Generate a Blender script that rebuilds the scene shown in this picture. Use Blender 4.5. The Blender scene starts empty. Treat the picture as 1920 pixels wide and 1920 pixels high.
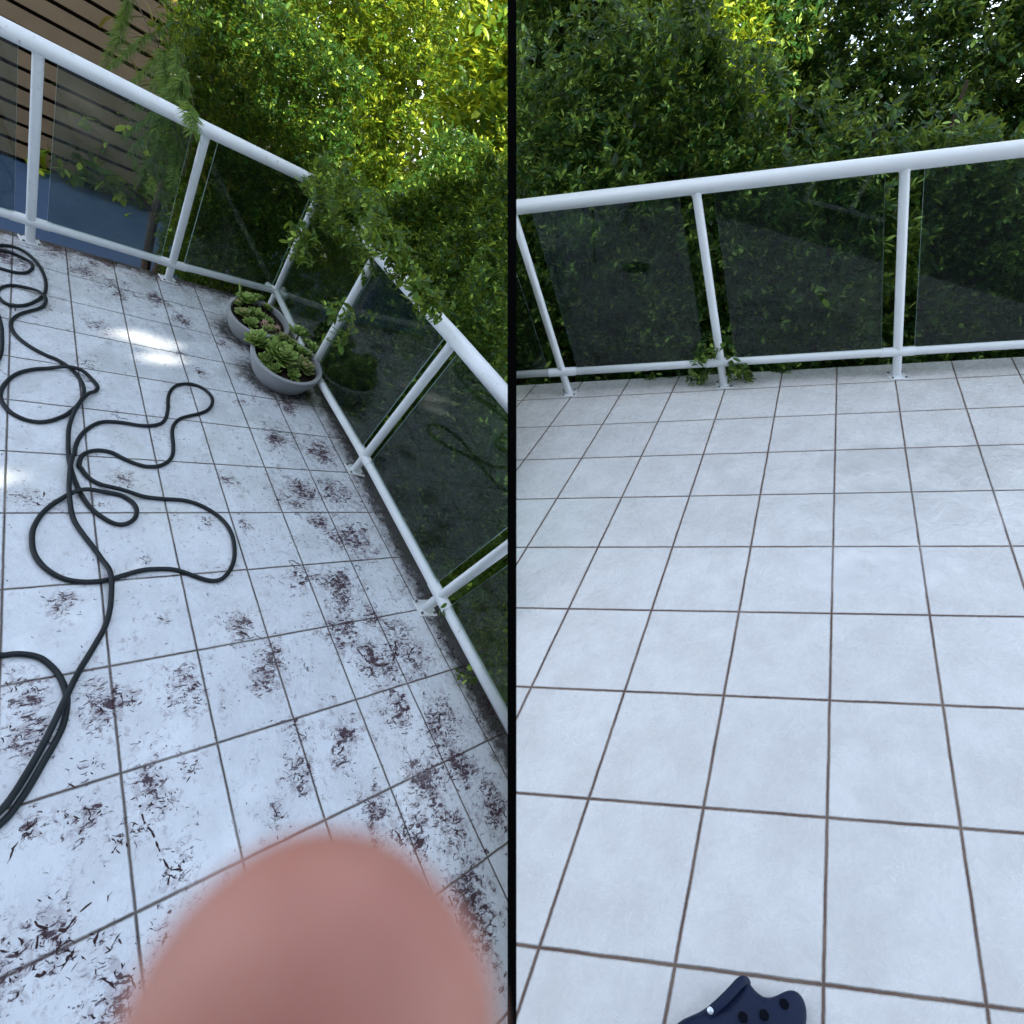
import bpy, bmesh, math, random
import numpy as np
from mathutils import Vector, Matrix
random.seed(7); RNG = np.random.default_rng(11)
sc = bpy.context.scene
# ------------------------------------------------------------------ camera
F_PX = 1050.0
def unit(v):
    v = np.array(v, float); return v / np.linalg.norm(v)
NR_c = unit([-0.1246, 0.7876, 0.6035]); NL_c = unit([0.5237, 0.7428, 0.4171])
UPc = unit(NR_c + NL_c)
fw = np.array([0, 0, -1.0]); Yc = unit(fw - fw.dot(UPc) * UPc); Xc = np.cross(Yc, UPc)
W = np.array([Xc, Yc, UPc])                       # camera axes -> world
CAM = np.array([0, 0, 6.0])
cd = bpy.data.cameras.new('camera'); cam = bpy.data.objects.new('camera', cd); sc.collection.objects.link(cam)
M4 = Matrix([list(W[0]) + [CAM[0]], list(W[1]) + [CAM[1]], list(W[2]) + [CAM[2]], [0, 0, 0, 1]])
cam.matrix_world = M4
cd.sensor_width = 36; cd.lens = F_PX / 1920 * 36; cd.clip_start = 0.004; cd.clip_end = 500
cd.dof.use_dof = True; cd.dof.focus_distance = 2.7; cd.dof.aperture_fstop = cd.lens / 2.9
sc.camera = cam
sc.render.resolution_x = 1024; sc.render.resolution_y = 1024
sc.render.engine = 'CYCLES'
# ------------------------------------------------------------------ sky, sun, exposure
SUN_EL, SUN_AZ = math.radians(33), math.radians(181)      # azimuth from +Y towards +X
S = np.array([math.sin(SUN_AZ) * math.cos(SUN_EL), math.cos(SUN_AZ) * math.cos(SUN_EL), math.sin(SUN_EL)])
wd = bpy.data.worlds.new('World'); sc.world = wd; wd.use_nodes = True
nt = wd.node_tree; nt.nodes.clear()
sky = nt.nodes.new('ShaderNodeTexSky'); sky.sky_type = 'NISHITA'; sky.sun_disc = False
sky.sun_elevation = SUN_EL; sky.sun_rotation = SUN_AZ
bg = nt.nodes.new('ShaderNodeBackground'); bg.inputs[1].default_value = 0.15
wo = nt.nodes.new('ShaderNodeOutputWorld')
hs = nt.nodes.new('ShaderNodeHueSaturation'); hs.inputs['Saturation'].default_value = .8
nt.links.new(sky.outputs[0], hs.inputs['Color'])
# bright cloud patches added out of view to whiten skylight and tile glare
tcw = nt.nodes.new('ShaderNodeTexCoord'); nzw = nt.nodes.new('ShaderNodeTexNoise'); nzw.inputs['Scale'].default_value = 2.6; nzw.inputs['Detail'].default_value = 6; nzw.inputs['Distortion'].default_value = .4
nt.links.new(tcw.outputs['Generated'], nzw.inputs['Vector'])
mrw = nt.nodes.new('ShaderNodeMapRange'); mrw.interpolation_type = 'SMOOTHSTEP'; mrw.inputs[1].default_value = .46; mrw.inputs[2].default_value = .62; mrw.inputs[4].default_value = .9
nt.links.new(nzw.outputs[0], mrw.inputs[0])
mxw = nt.nodes.new('ShaderNodeMix'); mxw.data_type = 'RGBA'; mxw.inputs[7].default_value = (9.0, 9.9, 11.0, 1)
nt.links.new(mrw.outputs[0], mxw.inputs[0]); nt.links.new(hs.outputs[0], mxw.inputs[6]); nt.links.new(mxw.outputs[2], bg.inputs[0]); nt.links.new(bg.outputs[0], wo.inputs[0])
sl = bpy.data.lights.new('sun', 'SUN'); sl.energy = 4.9; sl.angle = math.radians(0.5); sl.color = (1, 0.93, 0.8)
so = bpy.data.objects.new('sun', sl); sc.collection.objects.link(so)
so.rotation_euler = Vector(S).to_track_quat('Z', 'Y').to_euler(); so.location = (0, 0, 30)
sc.view_settings.view_transform = 'Standard'; sc.view_settings.look = 'None'
sc.view_settings.exposure = 1.6; sc.view_settings.gamma = 1
# ------------------------------------------------------------------ frames of the two terraces
c2w = lambda v: W @ np.array(v, float)
def frame(O, B, n, s):
    O = np.array(O) * s; B = np.array(B) * s
    return dict(O=CAM + c2w(O), I=c2w(B[:, 0]), J=c2w(B[:, 1]), U=unit(c2w(-B[:, 2])), n=unit(c2w(n)))
FR = frame([0.0655, -0.1555, -2.4687], [[0.30465, -0.15259, 0.10546], [0.00437, -0.22119, -0.2465], [0.05718, 0.25715, -0.17021]], [-0.1246, 0.7876, 0.6035], 1.0)
FL = frame([-2.1339, -0.0041, -2.3552], [[0.19285, 0.21359, -0.19629], [0.00034, -0.28828, -0.15873], [-0.24271, 0.24522, -0.21408]], [0.5237, 0.7428, 0.4171], 0.77)
for f in (FR, FL):
    f['e1'] = unit(f['I']); f['e2'] = np.cross(f['n'], f['e1'])      # e2: outwards, away from the viewer
    f['Ju'] = unit(f['J'])
HR = (0.155, 1.12); HL = (0.143, 1.094)
def tile(f, i, j, h=0.0): return f['O'] + i * f['I'] + j * f['J'] + h * f['n']
def ray(x, y): return c2w([(x - 960) / F_PX, (960 - y) / F_PX, -1.0])
def at(x, y, d): return CAM + ray(x, y) * d
def on_plane(x, y, p0, n):
    r = ray(x, y); return CAM + r * (np.dot(p0 - CAM, n) / np.dot(r, n))
def deck(f, x, y, h=0.0): return on_plane(x, y, f['O'] + f['n'] * h, f['n'])
def to_ij(f, p):
    A = np.column_stack([f['I'], f['J'], f['n']]); return np.linalg.solve(A, np.array(p) - f['O'])
XN = c2w([1, 0, 0])                                # normal of the plane where the two terraces meet
def side(p): return (np.asarray(p) - CAM) @ XN
# ------------------------------------------------------------------ materials
def mat(name):
    m = bpy.data.materials.new(name); m.use_nodes = True
    n = m.node_tree; n.nodes.clear(); out = n.nodes.new('ShaderNodeOutputMaterial')
    return m, n, out
class NG:
    def __init__(s, n): s.n = n
    def node(s, t, **kw):
        o = s.n.nodes.new(t)
        for k, v in kw.items():
            if k.startswith('in_'):
                key = k[3:]; key = int(key) if key.isdigit() else key
                s.put(o.inputs[key], v)
            else: setattr(o, k, v)
        return o
    def put(s, sock, v):
        if isinstance(v, bpy.types.NodeSocket): s.n.links.new(v, sock)
        elif isinstance(v, bpy.types.Node): s.n.links.new(v.outputs[0], sock)
        else:
            try: sock.default_value = v
            except Exception: sock.default_value = (*v, 1)
    def math(s, op, a, b=0.0, c=0.0, clamp=False):
        o = s.n.nodes.new('ShaderNodeMath'); o.operation = op; o.use_clamp = clamp
        s.put(o.inputs[0], a); s.put(o.inputs[1], b); s.put(o.inputs[2], c); return o.outputs[0]
    def ramp(s, v, a, b, lo=0.0, hi=1.0):
        o = s.n.nodes.new('ShaderNodeMapRange'); o.interpolation_type = 'SMOOTHSTEP'
        s.put(o.inputs[0], v); s.put(o.inputs[1], a); s.put(o.inputs[2], b); s.put(o.inputs[3], lo); s.put(o.inputs[4], hi); return o.outputs[0]
    def mix(s, f, a, b):
        o = s.n.nodes.new('ShaderNodeMix'); o.data_type = 'RGBA'
        s.put(o.inputs[0], f); s.put(o.inputs[6], a); s.put(o.inputs[7], b); return o.outputs[2]
    def noise(s, vec, scale, detail=3, rough=.5, dist=0.0):
        o = s.n.nodes.new('ShaderNodeTexNoise'); o.inputs['Scale'].default_value = scale; o.inputs['Detail'].default_value = detail
        o.inputs['Roughness'].default_value = rough; o.inputs['Distortion'].default_value = dist
        if vec is not None: s.put(o.inputs['Vector'], vec)
        return o.outputs[0]
    def bump(s, h, strength, dist, nrm=None):
        o = s.n.nodes.new('ShaderNodeBump'); o.inputs['Strength'].default_value = strength; o.inputs['Distance'].default_value = dist
        s.put(o.inputs['Height'], h)
        if nrm is not None: s.put(o.inputs['Normal'], nrm)
        return o.outputs[0]
def simple(name, col, rough=.5, spec=.5, metal=0, var=.08, vs=8, bump=0, bs=60, bd=.002, coat=0):
    m, n, out = mat(name); g = NG(n)
    tc = g.node('ShaderNodeTexCoord').outputs['Object']
    nz = g.noise(tc, vs, 5, .6)
    c = g.mix(nz, [x * (1 - var) for x in col] + [1], [min(1, x * (1 + var)) for x in col] + [1])
    p = g.node('ShaderNodeBsdfPrincipled', in_0=c); p.inputs['Roughness'].default_value = rough
    p.inputs['Metallic'].default_value = metal; p.inputs['Specular IOR Level'].default_value = spec
    p.inputs['Coat Weight'].default_value = coat; p.inputs['Coat Roughness'].default_value = .15
    g.put(p.inputs['Roughness'], g.ramp(nz, .3, .7, rough * .85, min(1, rough * 1.15)))
    if bump: g.put(p.inputs['Normal'], g.bump(g.noise(tc, bs, 6, .6), bump, bd))
    n.links.new(p.outputs[0], out.inputs[0]); return m
def tile_material(name, dirty):
    m, n, out = mat(name); g = NG(n)
    uv = g.node('ShaderNodeAttribute', attribute_name='tile_pos').outputs['Vector']
    sp = g.node('ShaderNodeSeparateXYZ', in_0=uv)
    wob = g.math('MULTIPLY', g.math('SUBTRACT', g.noise(uv, 3, 3), .5), .012)
    u, v = g.math('ADD', sp.outputs[0], wob), g.math('ADD', sp.outputs[1], wob)
    du = g.math('ABSOLUTE', g.math('SUBTRACT', g.math('FRACT', g.math('ADD', u, .5)), .5))
    dv = g.math('ABSOLUTE', g.math('SUBTRACT', g.math('FRACT', g.math('ADD', v, .5)), .5))
    d = g.math('MINIMUM', du, g.math('MULTIPLY', dv, 1.12))
    edge = g.math('ADD', d, g.math('MULTIPLY', g.math('SUBTRACT', g.noise(uv, 40, 3), .5), .006))
    grout = g.ramp(edge, .0078, .0122, 1, 0)
    near = g.ramp(d, .01, .035, 1, 0)
    # one random number per tile
    cell = g.node('ShaderNodeCombineXYZ', in_0=g.math('FLOOR', sp.outputs[0]), in_1=g.math('FLOOR', sp.outputs[1]))
    wn = g.node('ShaderNodeTexWhiteNoise', noise_dimensions='2D', in_0=cell)
    shift = g.node('ShaderNodeVectorMath', operation='MULTIPLY_ADD', in_0=wn.outputs['Color'], in_1=(9, 9, 9), in_2=uv).outputs[0]
    n1 = g.noise(shift, 2.2, 5, .6); n2 = g.noise(shift, 9, 8, .65, .8)
    base = g.mix(g.ramp(n1, .3, .7), (.59, .58, .565, 1), (.69, .685, .67, 1))
    base = g.mix(g.math('MULTIPLY', g.ramp(n2, .5, .75), .22), base, (.50, .50, .51, 1))
    base = g.mix(g.math('MULTIPLY', wn.outputs['Value'], .25), base, (.54, .53, .52, 1))
    # pale riven veins in the tile face
    vn = g.math('ABSOLUTE', g.math('SUBTRACT', g.noise(shift, 3.2, 6, .62, 1.4), .5))
    vein = g.math('MULTIPLY', g.ramp(vn, 0, .012, 1, 0), g.ramp(g.noise(shift, 2.4, 2), .5, .62))
    base = g.mix(g.math('MULTIPLY', vein, .55), base, (.80, .80, .80, 1))
    # old dirt along the joints
    jn = g.math('MULTIPLY', near, g.ramp(g.noise(uv, 6, 4), .4, .75))
    base = g.mix(g.math('MULTIPLY', jn, .25 if dirty else .10), base, (.38, .33, .29, 1))
    gcol = g.mix(g.ramp(g.noise(uv, 2.3, 4), .35, .65), (.062, .05, .045, 1) if dirty else (.10, .055, .04, 1), (.12, .10, .085, 1) if dirty else (.17, .115, .085, 1))
    if dirty: base = g.mix(1.0, base, base) if 0 else g.node('ShaderNodeMix', data_type='RGBA', blend_type='MULTIPLY', in_0=1.0, in_6=base, in_7=(.93, .99, 1.07, 1)).outputs[2]
    col = g.mix(grout, base, gcol)
    rough = g.ramp(n2, .3, .75, .20, .38)
    if dirty:
        gr = g.node('ShaderNodeAttribute', attribute_name='grime').outputs['Fac']
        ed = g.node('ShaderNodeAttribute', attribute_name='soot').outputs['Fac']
        sv = g.node('ShaderNodeMapping', in_0=uv); sv.inputs['Rotation'].default_value = (0, 0, .6); sv.inputs['Scale'].default_value = (.55, 1.25, 1)
        fine = g.noise(sv, 16, 11, .76, 1.1)
        patch = g.noise(uv, 2.6, 4, .6, .5)
        amt = g.math('ADD', g.math('MULTIPLY', g.math('MINIMUM', gr, 1.1), .15), g.math('MULTIPLY', g.math('SUBTRACT', patch, .5), .38))
        th = g.math('SUBTRACT', .648, amt)
        s1 = g.ramp(g.math('SUBTRACT', fine, th), 0.0, .035)
        # soft smear round the crusts
        s2 = g.math('MULTIPLY', g.ramp(g.math('SUBTRACT', g.noise(uv, 11, 8, .7, .5), th), -.07, .05), .38)
        speck = g.ramp(g.noise(uv, 55, 3, .5), .69, .73)
        speck = g.math('MULTIPLY', speck, g.ramp(g.math('ADD', gr, g.math('MULTIPLY', patch, .6)), .35, .95, .15, 1))
        film = g.math('MULTIPLY', g.ramp(g.noise(uv, 1.5, 6, .65), .42, .75), .05)
        col = g.mix(film, col, (.36, .34, .36, 1))
        col = g.mix(s2, col, (.16, .10, .12, 1))
        col = g.mix(g.math('MULTIPLY', speck, .8), col, (.10, .065, .07, 1))
        col = g.mix(s1, col, g.mix(g.noise(uv, 8, 2), (.022, .012, .020, 1), (.075, .035, .052, 1)))
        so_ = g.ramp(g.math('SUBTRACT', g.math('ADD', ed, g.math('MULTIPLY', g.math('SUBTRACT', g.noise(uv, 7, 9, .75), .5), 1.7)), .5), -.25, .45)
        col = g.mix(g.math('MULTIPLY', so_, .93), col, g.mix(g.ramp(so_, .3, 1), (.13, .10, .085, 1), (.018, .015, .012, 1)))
        rough = g.math('ADD', rough, g.math('MULTIPLY', g.math('MAXIMUM', s1, so_), .3), clamp=True)
        wet = g.ramp(g.noise(uv, .8, 3), .52, .62)
        rough = g.math('SUBTRACT', rough, g.math('MULTIPLY', wet, .22))
    else:
        wet = g.ramp(g.math('ADD', g.node('ShaderNodeAttribute', attribute_name='wet').outputs['Fac'], g.math('MULTIPLY', g.math('SUBTRACT', g.noise(uv, 2.2, 6, .65, .4), .5), 1.0)), .42, .6)
        rough = g.math('SUBTRACT', rough, g.math('MULTIPLY', wet, .28))
    p = g.node('ShaderNodeBsdfPrincipled', in_0=col)
    g.put(p.inputs['Roughness'], g.math('ADD', rough, g.math('MULTIPLY', grout, .4), clamp=True))
    g.put(p.inputs['Coat Weight'], g.math('MULTIPLY', wet, 1.0)); p.inputs['Coat Roughness'].default_value = .04; p.inputs['Coat IOR'].default_value = 1.7
    hh = g.math('ADD', g.math('MULTIPLY', g.noise(shift, 2.6, 6, .62, 1.3), .8), g.math('ADD', g.math('MULTIPLY', n2, .2), g.math('MULTIPLY', vein, .5)))
    b1 = g.bump(hh, .30, .02)
    b2 = g.bump(g.math('MULTIPLY', g.ramp(edge, .006, .02), 1.0), .8, .006, b1)
    g.put(p.inputs['Normal'], b2)
    g.put(p.inputs['Coat Normal'], b1)
    n.links.new(p.outputs[0], out.inputs[0]); return m
def leaf_material(name, dark, mid, lime, rough=.38, trans=.3):
    m, n, out = mat(name); g = NG(n)
    t = g.node('ShaderNodeAttribute', attribute_name='tone').outputs['Fac']
    c = g.mix(g.ramp(t, 0, .55), (*dark, 1), (*mid, 1)); c = g.mix(g.ramp(t, .6, 1), c, (*lime, 1))
    p = g.node('ShaderNodeBsdfPrincipled', in_0=c); p.inputs['Roughness'].default_value = rough; p.inputs['Specular IOR Level'].default_value = .25
    tr = g.node('ShaderNodeBsdfTranslucent', in_0=g.mix(.75, c, (lime[0] * 1.25, lime[1] * 1.1, lime[2] * .6, 1)))
    mx = g.node('ShaderNodeMixShader', in_0=trans, in_1=p, in_2=tr)
    n.links.new(mx.outputs[0], out.inputs[0]); return m
def glass_material(name, tint, film):
    m, n, out = mat(name); g = NG(n)
    tc = g.node('ShaderNodeTexCoord').outputs['Object']
    tr = g.node('ShaderNodeBsdfTransparent', in_0=(*tint, 1))
    gl = g.node('ShaderNodeBsdfGlossy'); gl.inputs['Roughness'].default_value = .012
    geo = g.node('ShaderNodeNewGeometry')
    cs = g.math('ABSOLUTE', g.node('ShaderNodeVectorMath', operation='DOT_PRODUCT', in_0=geo.outputs['Incoming'], in_1=geo.outputs['Normal']).outputs['Value'])
    fr = g.math('ADD', .024, g.math('MULTIPLY', .965, g.math('POWER', g.math('SUBTRACT', 1.0, cs, clamp=True), 5)))
    df = g.node('ShaderNodeBsdfDiffuse', in_0=(.30, .36, .34, 1))
    dust = g.ramp(g.noise(tc, 3, 6, .7), .3, .8, film * .6, film * 1.5)
    a = g.node('ShaderNodeMixShader', in_0=dust, in_1=tr, in_2=df)
    b = g.node('ShaderNodeMixShader', in_0=fr, in_1=a, in_2=gl)
    n.links.new(b.outputs[0], out.inputs[0]); return m
M = dict(
    tile_clean=tile_material('clean_tiles', False), tile_dirty=tile_material('dirty_tiles', True),
    white=simple('white_powder_coat', (.74, .77, .78), .33, .5, 0, .03, 5, .05, 300, .0005),
    white_old=simple('weathered_white_paint', (.68, .71, .72), .42, .5, 0, .09, 14, .12, 90, .001),
    steel=simple('bolt_steel', (.22, .21, .2), .4, .5, 1, .3, 40),
    leaf_r=leaf_material('hedge_leaf', (.007, .028, .009), (.027, .092, .020), (.38, .55, .12), .32, .28),
    leaf_l=leaf_material('garden_leaf', (.008, .028, .008), (.030, .095, .016), (.36, .52, .08), .30, .32),
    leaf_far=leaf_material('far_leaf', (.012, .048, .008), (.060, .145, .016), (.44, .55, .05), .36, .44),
    strap=leaf_material('strap_leaf', (.03, .045, .012), (.09, .11, .02), (.36, .28, .05), .4, .35),
    fern=leaf_material('feather_leaf', (.05, .10, .025), (.11, .20, .045), (.28, .38, .09), .5, .35),
    suc_red=leaf_material('tinged_succulent_leaf', (.10, .19, .05), (.26, .36, .11), (.55, .30, .20), .5, .12),
    suc=leaf_material('succulent_leaf', (.09, .18, .03), (.21, .33, .07), (.52, .57, .22), .5, .12),
    bark=simple('bark', (.075, .055, .04), .85, .2, 0, .4, 20, .6, 40, .01),
    soil=simple('soil', (.03, .023, .018), .95, .1, 0, .5, 30, .8, 60, .02),
    wood=simple('timber_slat', (.29, .205, .13), .72, .25, 0, .28, 5, .3, 40, .003),
    wood_dark=simple('timber_post', (.05, .035, .028), .8, .2, 0, .2, 6),
    paving=simple('skylit_paving', (.055, .10, .19), .5, .4, 0, .12, 3, .1, 20, .002),  # blue of the reflected sky put into the base colour
    concrete=simple('planter_concrete', (.30, .31, .32), .75, .3, 0, .16, 9, .35, 50, .003),
    slab=simple('slab_edge', (.25, .22, .19), .8, .3, 0, .3, 6, .3, 30, .004),
    hose=simple('rubber_hose', (.007, .011, .014), .5, .3, 0, .6, 10, .1, 120, .0006),
    clog=simple('navy_foam', (.004, .011, .038), .55, .22, 0, .15, 12, .1, 150, .0006),
    black=simple('black_paint', (.0015, .0015, .0015), .9, .02, 0, 0, 5),
    hole=simple('hole_dark', (.003, .004, .008), .9, .1, 0, 0, 5),
    render=simple('shade_house_render', (.16, .17, .19), .8, .2, 0, .1, 2),
    litter=simple('dirt_crust', (.045, .026, .028), .9, .1, 0, .5, 50),
    flower=simple('dry_flower', (.50, .33, .27), .7, .2, 0, .2, 40),
    ground=simple('garden_ground', (.05, .05, .03), .95, .1, 0, .5, .6, .5, 4, .05),
    pane=simple('window_pane', (.02, .03, .04), .08, .6, 0, .1, 1),
)
M['glass_edge'] = simple('glass_edge', (.30, .42, .38), .3, .5, 0, .05, 5)
M['glass'] = glass_material('tinted_glass', (.75, .81, .785), .006)
# chips and rust specks on the weathered rail
_m = M['white_old']; _g = NG(_m.node_tree); _p = [x for x in _m.node_tree.nodes if x.type == 'BSDF_PRINCIPLED'][0]
_src = _p.inputs[0].links[0].from_socket; _tc = _g.node('ShaderNodeTexCoord').outputs['Object']
_k = _g.math('MULTIPLY', _g.ramp(_g.noise(_tc, 26, 6, .7), .60, .68), .55)
_g.put(_p.inputs[0], _g.mix(_k, _src, (.30, .27, .23, 1)))
# skin with light shining through it
_m, _n, _o = mat('skin'); _g = NG(_n)
_p = _g.node('ShaderNodeBsdfPrincipled', in_0=_g.mix(_g.noise(_g.node('ShaderNodeTexCoord').outputs['Object'], 55, 5, .6), (.25, .075, .055, 1), (.52, .25, .18, 1)))
_p.inputs['Roughness'].default_value = .55; _p.inputs['Subsurface Weight'].default_value = .35
_p.inputs['Subsurface Radius'].default_value = (1, .3, .15); _p.inputs['Subsurface Scale'].default_value = .004
_n.links.new(_p.outputs[0], _o.inputs[0]); M['skin'] = _m
_m, _n, _o = mat('rivet'); _g = NG(_n)
_p = _g.node('ShaderNodeBsdfPrincipled', in_0=(.62, .68, .72, 1)); _p.inputs['Roughness'].default_value = .25; _p.inputs['Metallic'].default_value = .5
_n.links.new(_p.outputs[0], _o.inputs[0]); M['rivet'] = _m
# ------------------------------------------------------------------ object helpers
def link(o, parent=None):
    sc.collection.objects.link(o)
    if parent is not None: o.parent = parent; o.matrix_parent_inverse = parent.matrix_world.inverted()
    return o
def props(o, label=None, cat=None, group=None, kind=None):
    if label: o['label'] = label
    if cat: o['category'] = cat
    if group: o['group'] = group
    if kind: o['kind'] = kind
    return o
def empty(name, loc, label, cat, group=None):
    o = bpy.data.objects.new(name, None); o.location = Vector(loc); o.matrix_world = Matrix.Translation(Vector(loc)); o.empty_display_size = .1
    sc.collection.objects.link(o); return props(o, label, cat, group)
def mesh_np(name, V, faces_flat, counts, material, parent=None, attrs=None, smooth=True):
    me = bpy.data.meshes.new(name); V = np.asarray(V, np.float32)
    o0 = np.array(parent.matrix_world.translation) if parent is not None else V.mean(0)
    if parent is not None:
        o0 = V.mean(0) if len(V) else o0
    V = V - o0.astype(np.float32)
    me.vertices.add(len(V)); me.vertices.foreach_set('co', V.ravel())
    faces_flat = np.asarray(faces_flat, np.int32); counts = np.asarray(counts, np.int32)
    me.loops.add(len(faces_flat)); me.loops.foreach_set('vertex_index', faces_flat)
    me.polygons.add(len(counts)); starts = np.concatenate([[0], np.cumsum(counts)[:-1]]).astype(np.int32)
    me.polygons.foreach_set('loop_start', starts); me.polygons.foreach_set('loop_total', counts)
    me.polygons.foreach_set('use_smooth', np.full(len(counts), smooth))
    me.update(calc_edges=True); me.validate()
    for k, a in (attrs or {}).items():
        a = np.asarray(a, np.float32)
        at_ = me.attributes.new(k, 'FLOAT_VECTOR' if a.ndim == 2 else 'FLOAT', 'POINT')
        at_.data.foreach_set('vector' if a.ndim == 2 else 'value', a.ravel())
    me.materials.append(material)
    o = bpy.data.objects.new(name, me); o.matrix_world = Matrix.Translation(Vector([float(x) for x in o0]))
    return link(o, parent)
class MB:
    def __init__(s): s.v = []; s.f = []
    def add(s, vs, fs):
        b = len(s.v); s.v += [tuple(map(float, x)) for x in vs]; s.f += [tuple(b + i for i in f) for f in fs]
    def box(s, c, ax, ay, az):        # centre and three half vectors
        c, ax, ay, az = map(np.array, (c, ax, ay, az))
        vs = [c + sx * ax + sy * ay + sz * az for sz in (-1, 1) for sy in (-1, 1) for sx in (-1, 1)]
        s.add(vs, [(0, 2, 3, 1), (4, 5, 7, 6), (0, 1, 5, 4), (2, 6, 7, 3), (0, 4, 6, 2), (1, 3, 7, 5)])
    def tube(s, pts, r, n=16, caps=True):
        pts = [np.array(p, float) for p in pts]; N = len(pts)
        rr = r if hasattr(r, '__len__') else [r] * N
        T = [unit(pts[min(i + 1, N - 1)] - pts[max(i - 1, 0)]) for i in range(N)]
        a = unit(np.cross(T[0], [0.31, .2, .93])); rings = []
        for i in range(N):
            a = unit(a - a.dot(T[i]) * T[i]); b = np.cross(T[i], a)
            rings.append([pts[i] + rr[i] * (math.cos(k * 2 * math.pi / n) * a + math.sin(k * 2 * math.pi / n) * b) for k in range(n)])
        vs = [v for rg in rings for v in rg]
        fs = [(i * n + k, i * n + (k + 1) % n, (i + 1) * n + (k + 1) % n, (i + 1) * n + k) for i in range(N - 1) for k in range(n)]
        if caps: fs += [tuple(reversed(range(n))), tuple((N - 1) * n + k for k in range(n))]
        s.add(vs, fs)
    def lathe(s, c, ax, prof, n=40):  # prof: (radius, height) list, closed when the ends have radius 0
        ax = unit(ax); a = unit(np.cross(ax, [.3, .9, .1])); b = np.cross(ax, a); c = np.array(c)
        vs = [c + h * ax + r * (math.cos(k * 2 * math.pi / n) * a + math.sin(k * 2 * math.pi / n) * b) for r, h in prof for k in range(n)]
        fs = [(i * n + k, i * n + (k + 1) % n, (i + 1) * n + (k + 1) % n, (i + 1) * n + k) for i in range(len(prof) - 1) for k in range(n)]
        s.add(vs, fs)
    def build(s, name, material, parent=None, smooth=True, bevel=0, **kw):
        V = np.array(s.v); o0 = V.mean(0)
        me = bpy.data.meshes.new(name); me.from_pydata([tuple(v - o0) for v in V], [], s.f); me.update()
        bm = bmesh.new(); bm.from_mesh(me); bmesh.ops.recalc_face_normals(bm, faces=bm.faces); bm.to_mesh(me); bm.free()
        for p in me.polygons: p.use_smooth = smooth
        me.materials.append(material)
        o = bpy.data.objects.new(name, me); o.matrix_world = Matrix.Translation(Vector(o0)); link(o, parent)
        if smooth:
            try: me.set_sharp_from_angle(angle=math.radians(40))
            except Exception: pass
        if bevel:
            b = o.modifiers.new('bevel', 'BEVEL'); b.width = bevel; b.segments = 2; b.limit_method = 'ANGLE'; b.angle_limit = math.radians(50)
        return props(o, **kw)
def spline(P, step, closed=False):
    P = [np.array(p, float) for p in P]; out = []
    for i in range(len(P) - 1):
        p0, p1, p2, p3 = P[max(i - 1, 0)], P[i], P[i + 1], P[min(i + 2, len(P) - 1)]
        # centripetal-like tangents
        n = max(2, int(np.linalg.norm(p2 - p1) / step))
        for k in range(n):
            t = k / n
            out.append(.5 * ((2 * p1) + (-p0 + p2) * t + (2 * p0 - 5 * p1 + 4 * p2 - p3) * t * t + (-p0 + 3 * p1 - 3 * p2 + p3) * t ** 3))
    out.append(P[-1]); return out
# ------------------------------------------------------------------ ground
GZ = -3.0
b = MB(); b.add([(-150, -150, GZ), (150, -150, GZ), (150, 150, GZ), (-150, 150, GZ)], [(0, 1, 2, 3)])
b.build('ground', M['ground'], kind='structure')
def grid_deck(name, f, i0, i1, j0, j1, st, sgn, material, cuts, attr_fn, thick=.16):
    ni, nj = int((i1 - i0) / st) + 1, int((j1 - j0) / st) + 1
    I, J = np.meshgrid(np.linspace(i0, i1, ni), np.linspace(j0, j1, nj), indexing='ij'); I, J = I.ravel(), J.ravel()
    V = f['O'] + I[:, None] * f['I'] + J[:, None] * f['J']
    q = np.array([[a * nj + c, a * nj + c + 1, (a + 1) * nj + c + 1, (a + 1) * nj + c] for a in range(ni - 1) for c in range(nj - 1)])
    # keep cells that reach into the wanted side
    s_ = side(V) * sgn; keep = (s_[q] > -.0).any(1)
    for p0, nn in cuts: keep &= (((V - p0) @ nn)[q] < 0).any(1)
    q = q[keep]; used = np.unique(q); rm = np.full(len(V), -1); rm[used] = np.arange(len(used))
    V, I, J = V[used], I[used], J[used]; q = rm[q]
    me = bpy.data.meshes.new(name); me.from_pydata(V.tolist(), [], q.tolist())
    bm = bmesh.new(); bm.from_mesh(me)
    for p0, nn in cuts + [(CAM, -sgn * XN)]:
        bmesh.ops.bisect_plane(bm, geom=list(bm.verts) + list(bm.edges) + list(bm.faces), plane_co=Vector(p0), plane_no=Vector(nn), clear_outer=True, dist=1e-6)
    ed = [e for e in bm.edges if e.is_boundary]
    r = bmesh.ops.extrude_edge_only(bm, edges=ed)
    bmesh.ops.translate(bm, vec=Vector(-f['n'] * thick), verts=[v for v in r['geom'] if isinstance(v, bmesh.types.BMVert)])
    bm.to_mesh(me); bm.free()
    V = np.array([v.co[:] for v in me.vertices])
    A = np.column_stack([f['I'], f['J'], f['n']]); ij = np.linalg.solve(A, (V - f['O']).T).T
    a = me.attributes.new('tile_pos', 'FLOAT_VECTOR', 'POINT'); a.data.foreach_set('vector', np.column_stack([ij[:, 0], ij[:, 1], 0 * ij[:, 0]]).astype(np.float32).ravel())
    for k, val in attr_fn(ij[:, 0], ij[:, 1]).items():
        a = me.attributes.new(k, 'FLOAT', 'POINT'); a.data.foreach_set('value', val.astype(np.float32))
    me.materials.append(material)
    o = bpy.data.objects.new(name, me); link(o); return props(o, kind='structure')
# railing base points, taken back onto the deck planes
def base_pt(f, x, y): return deck(f, x, y)
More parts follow.
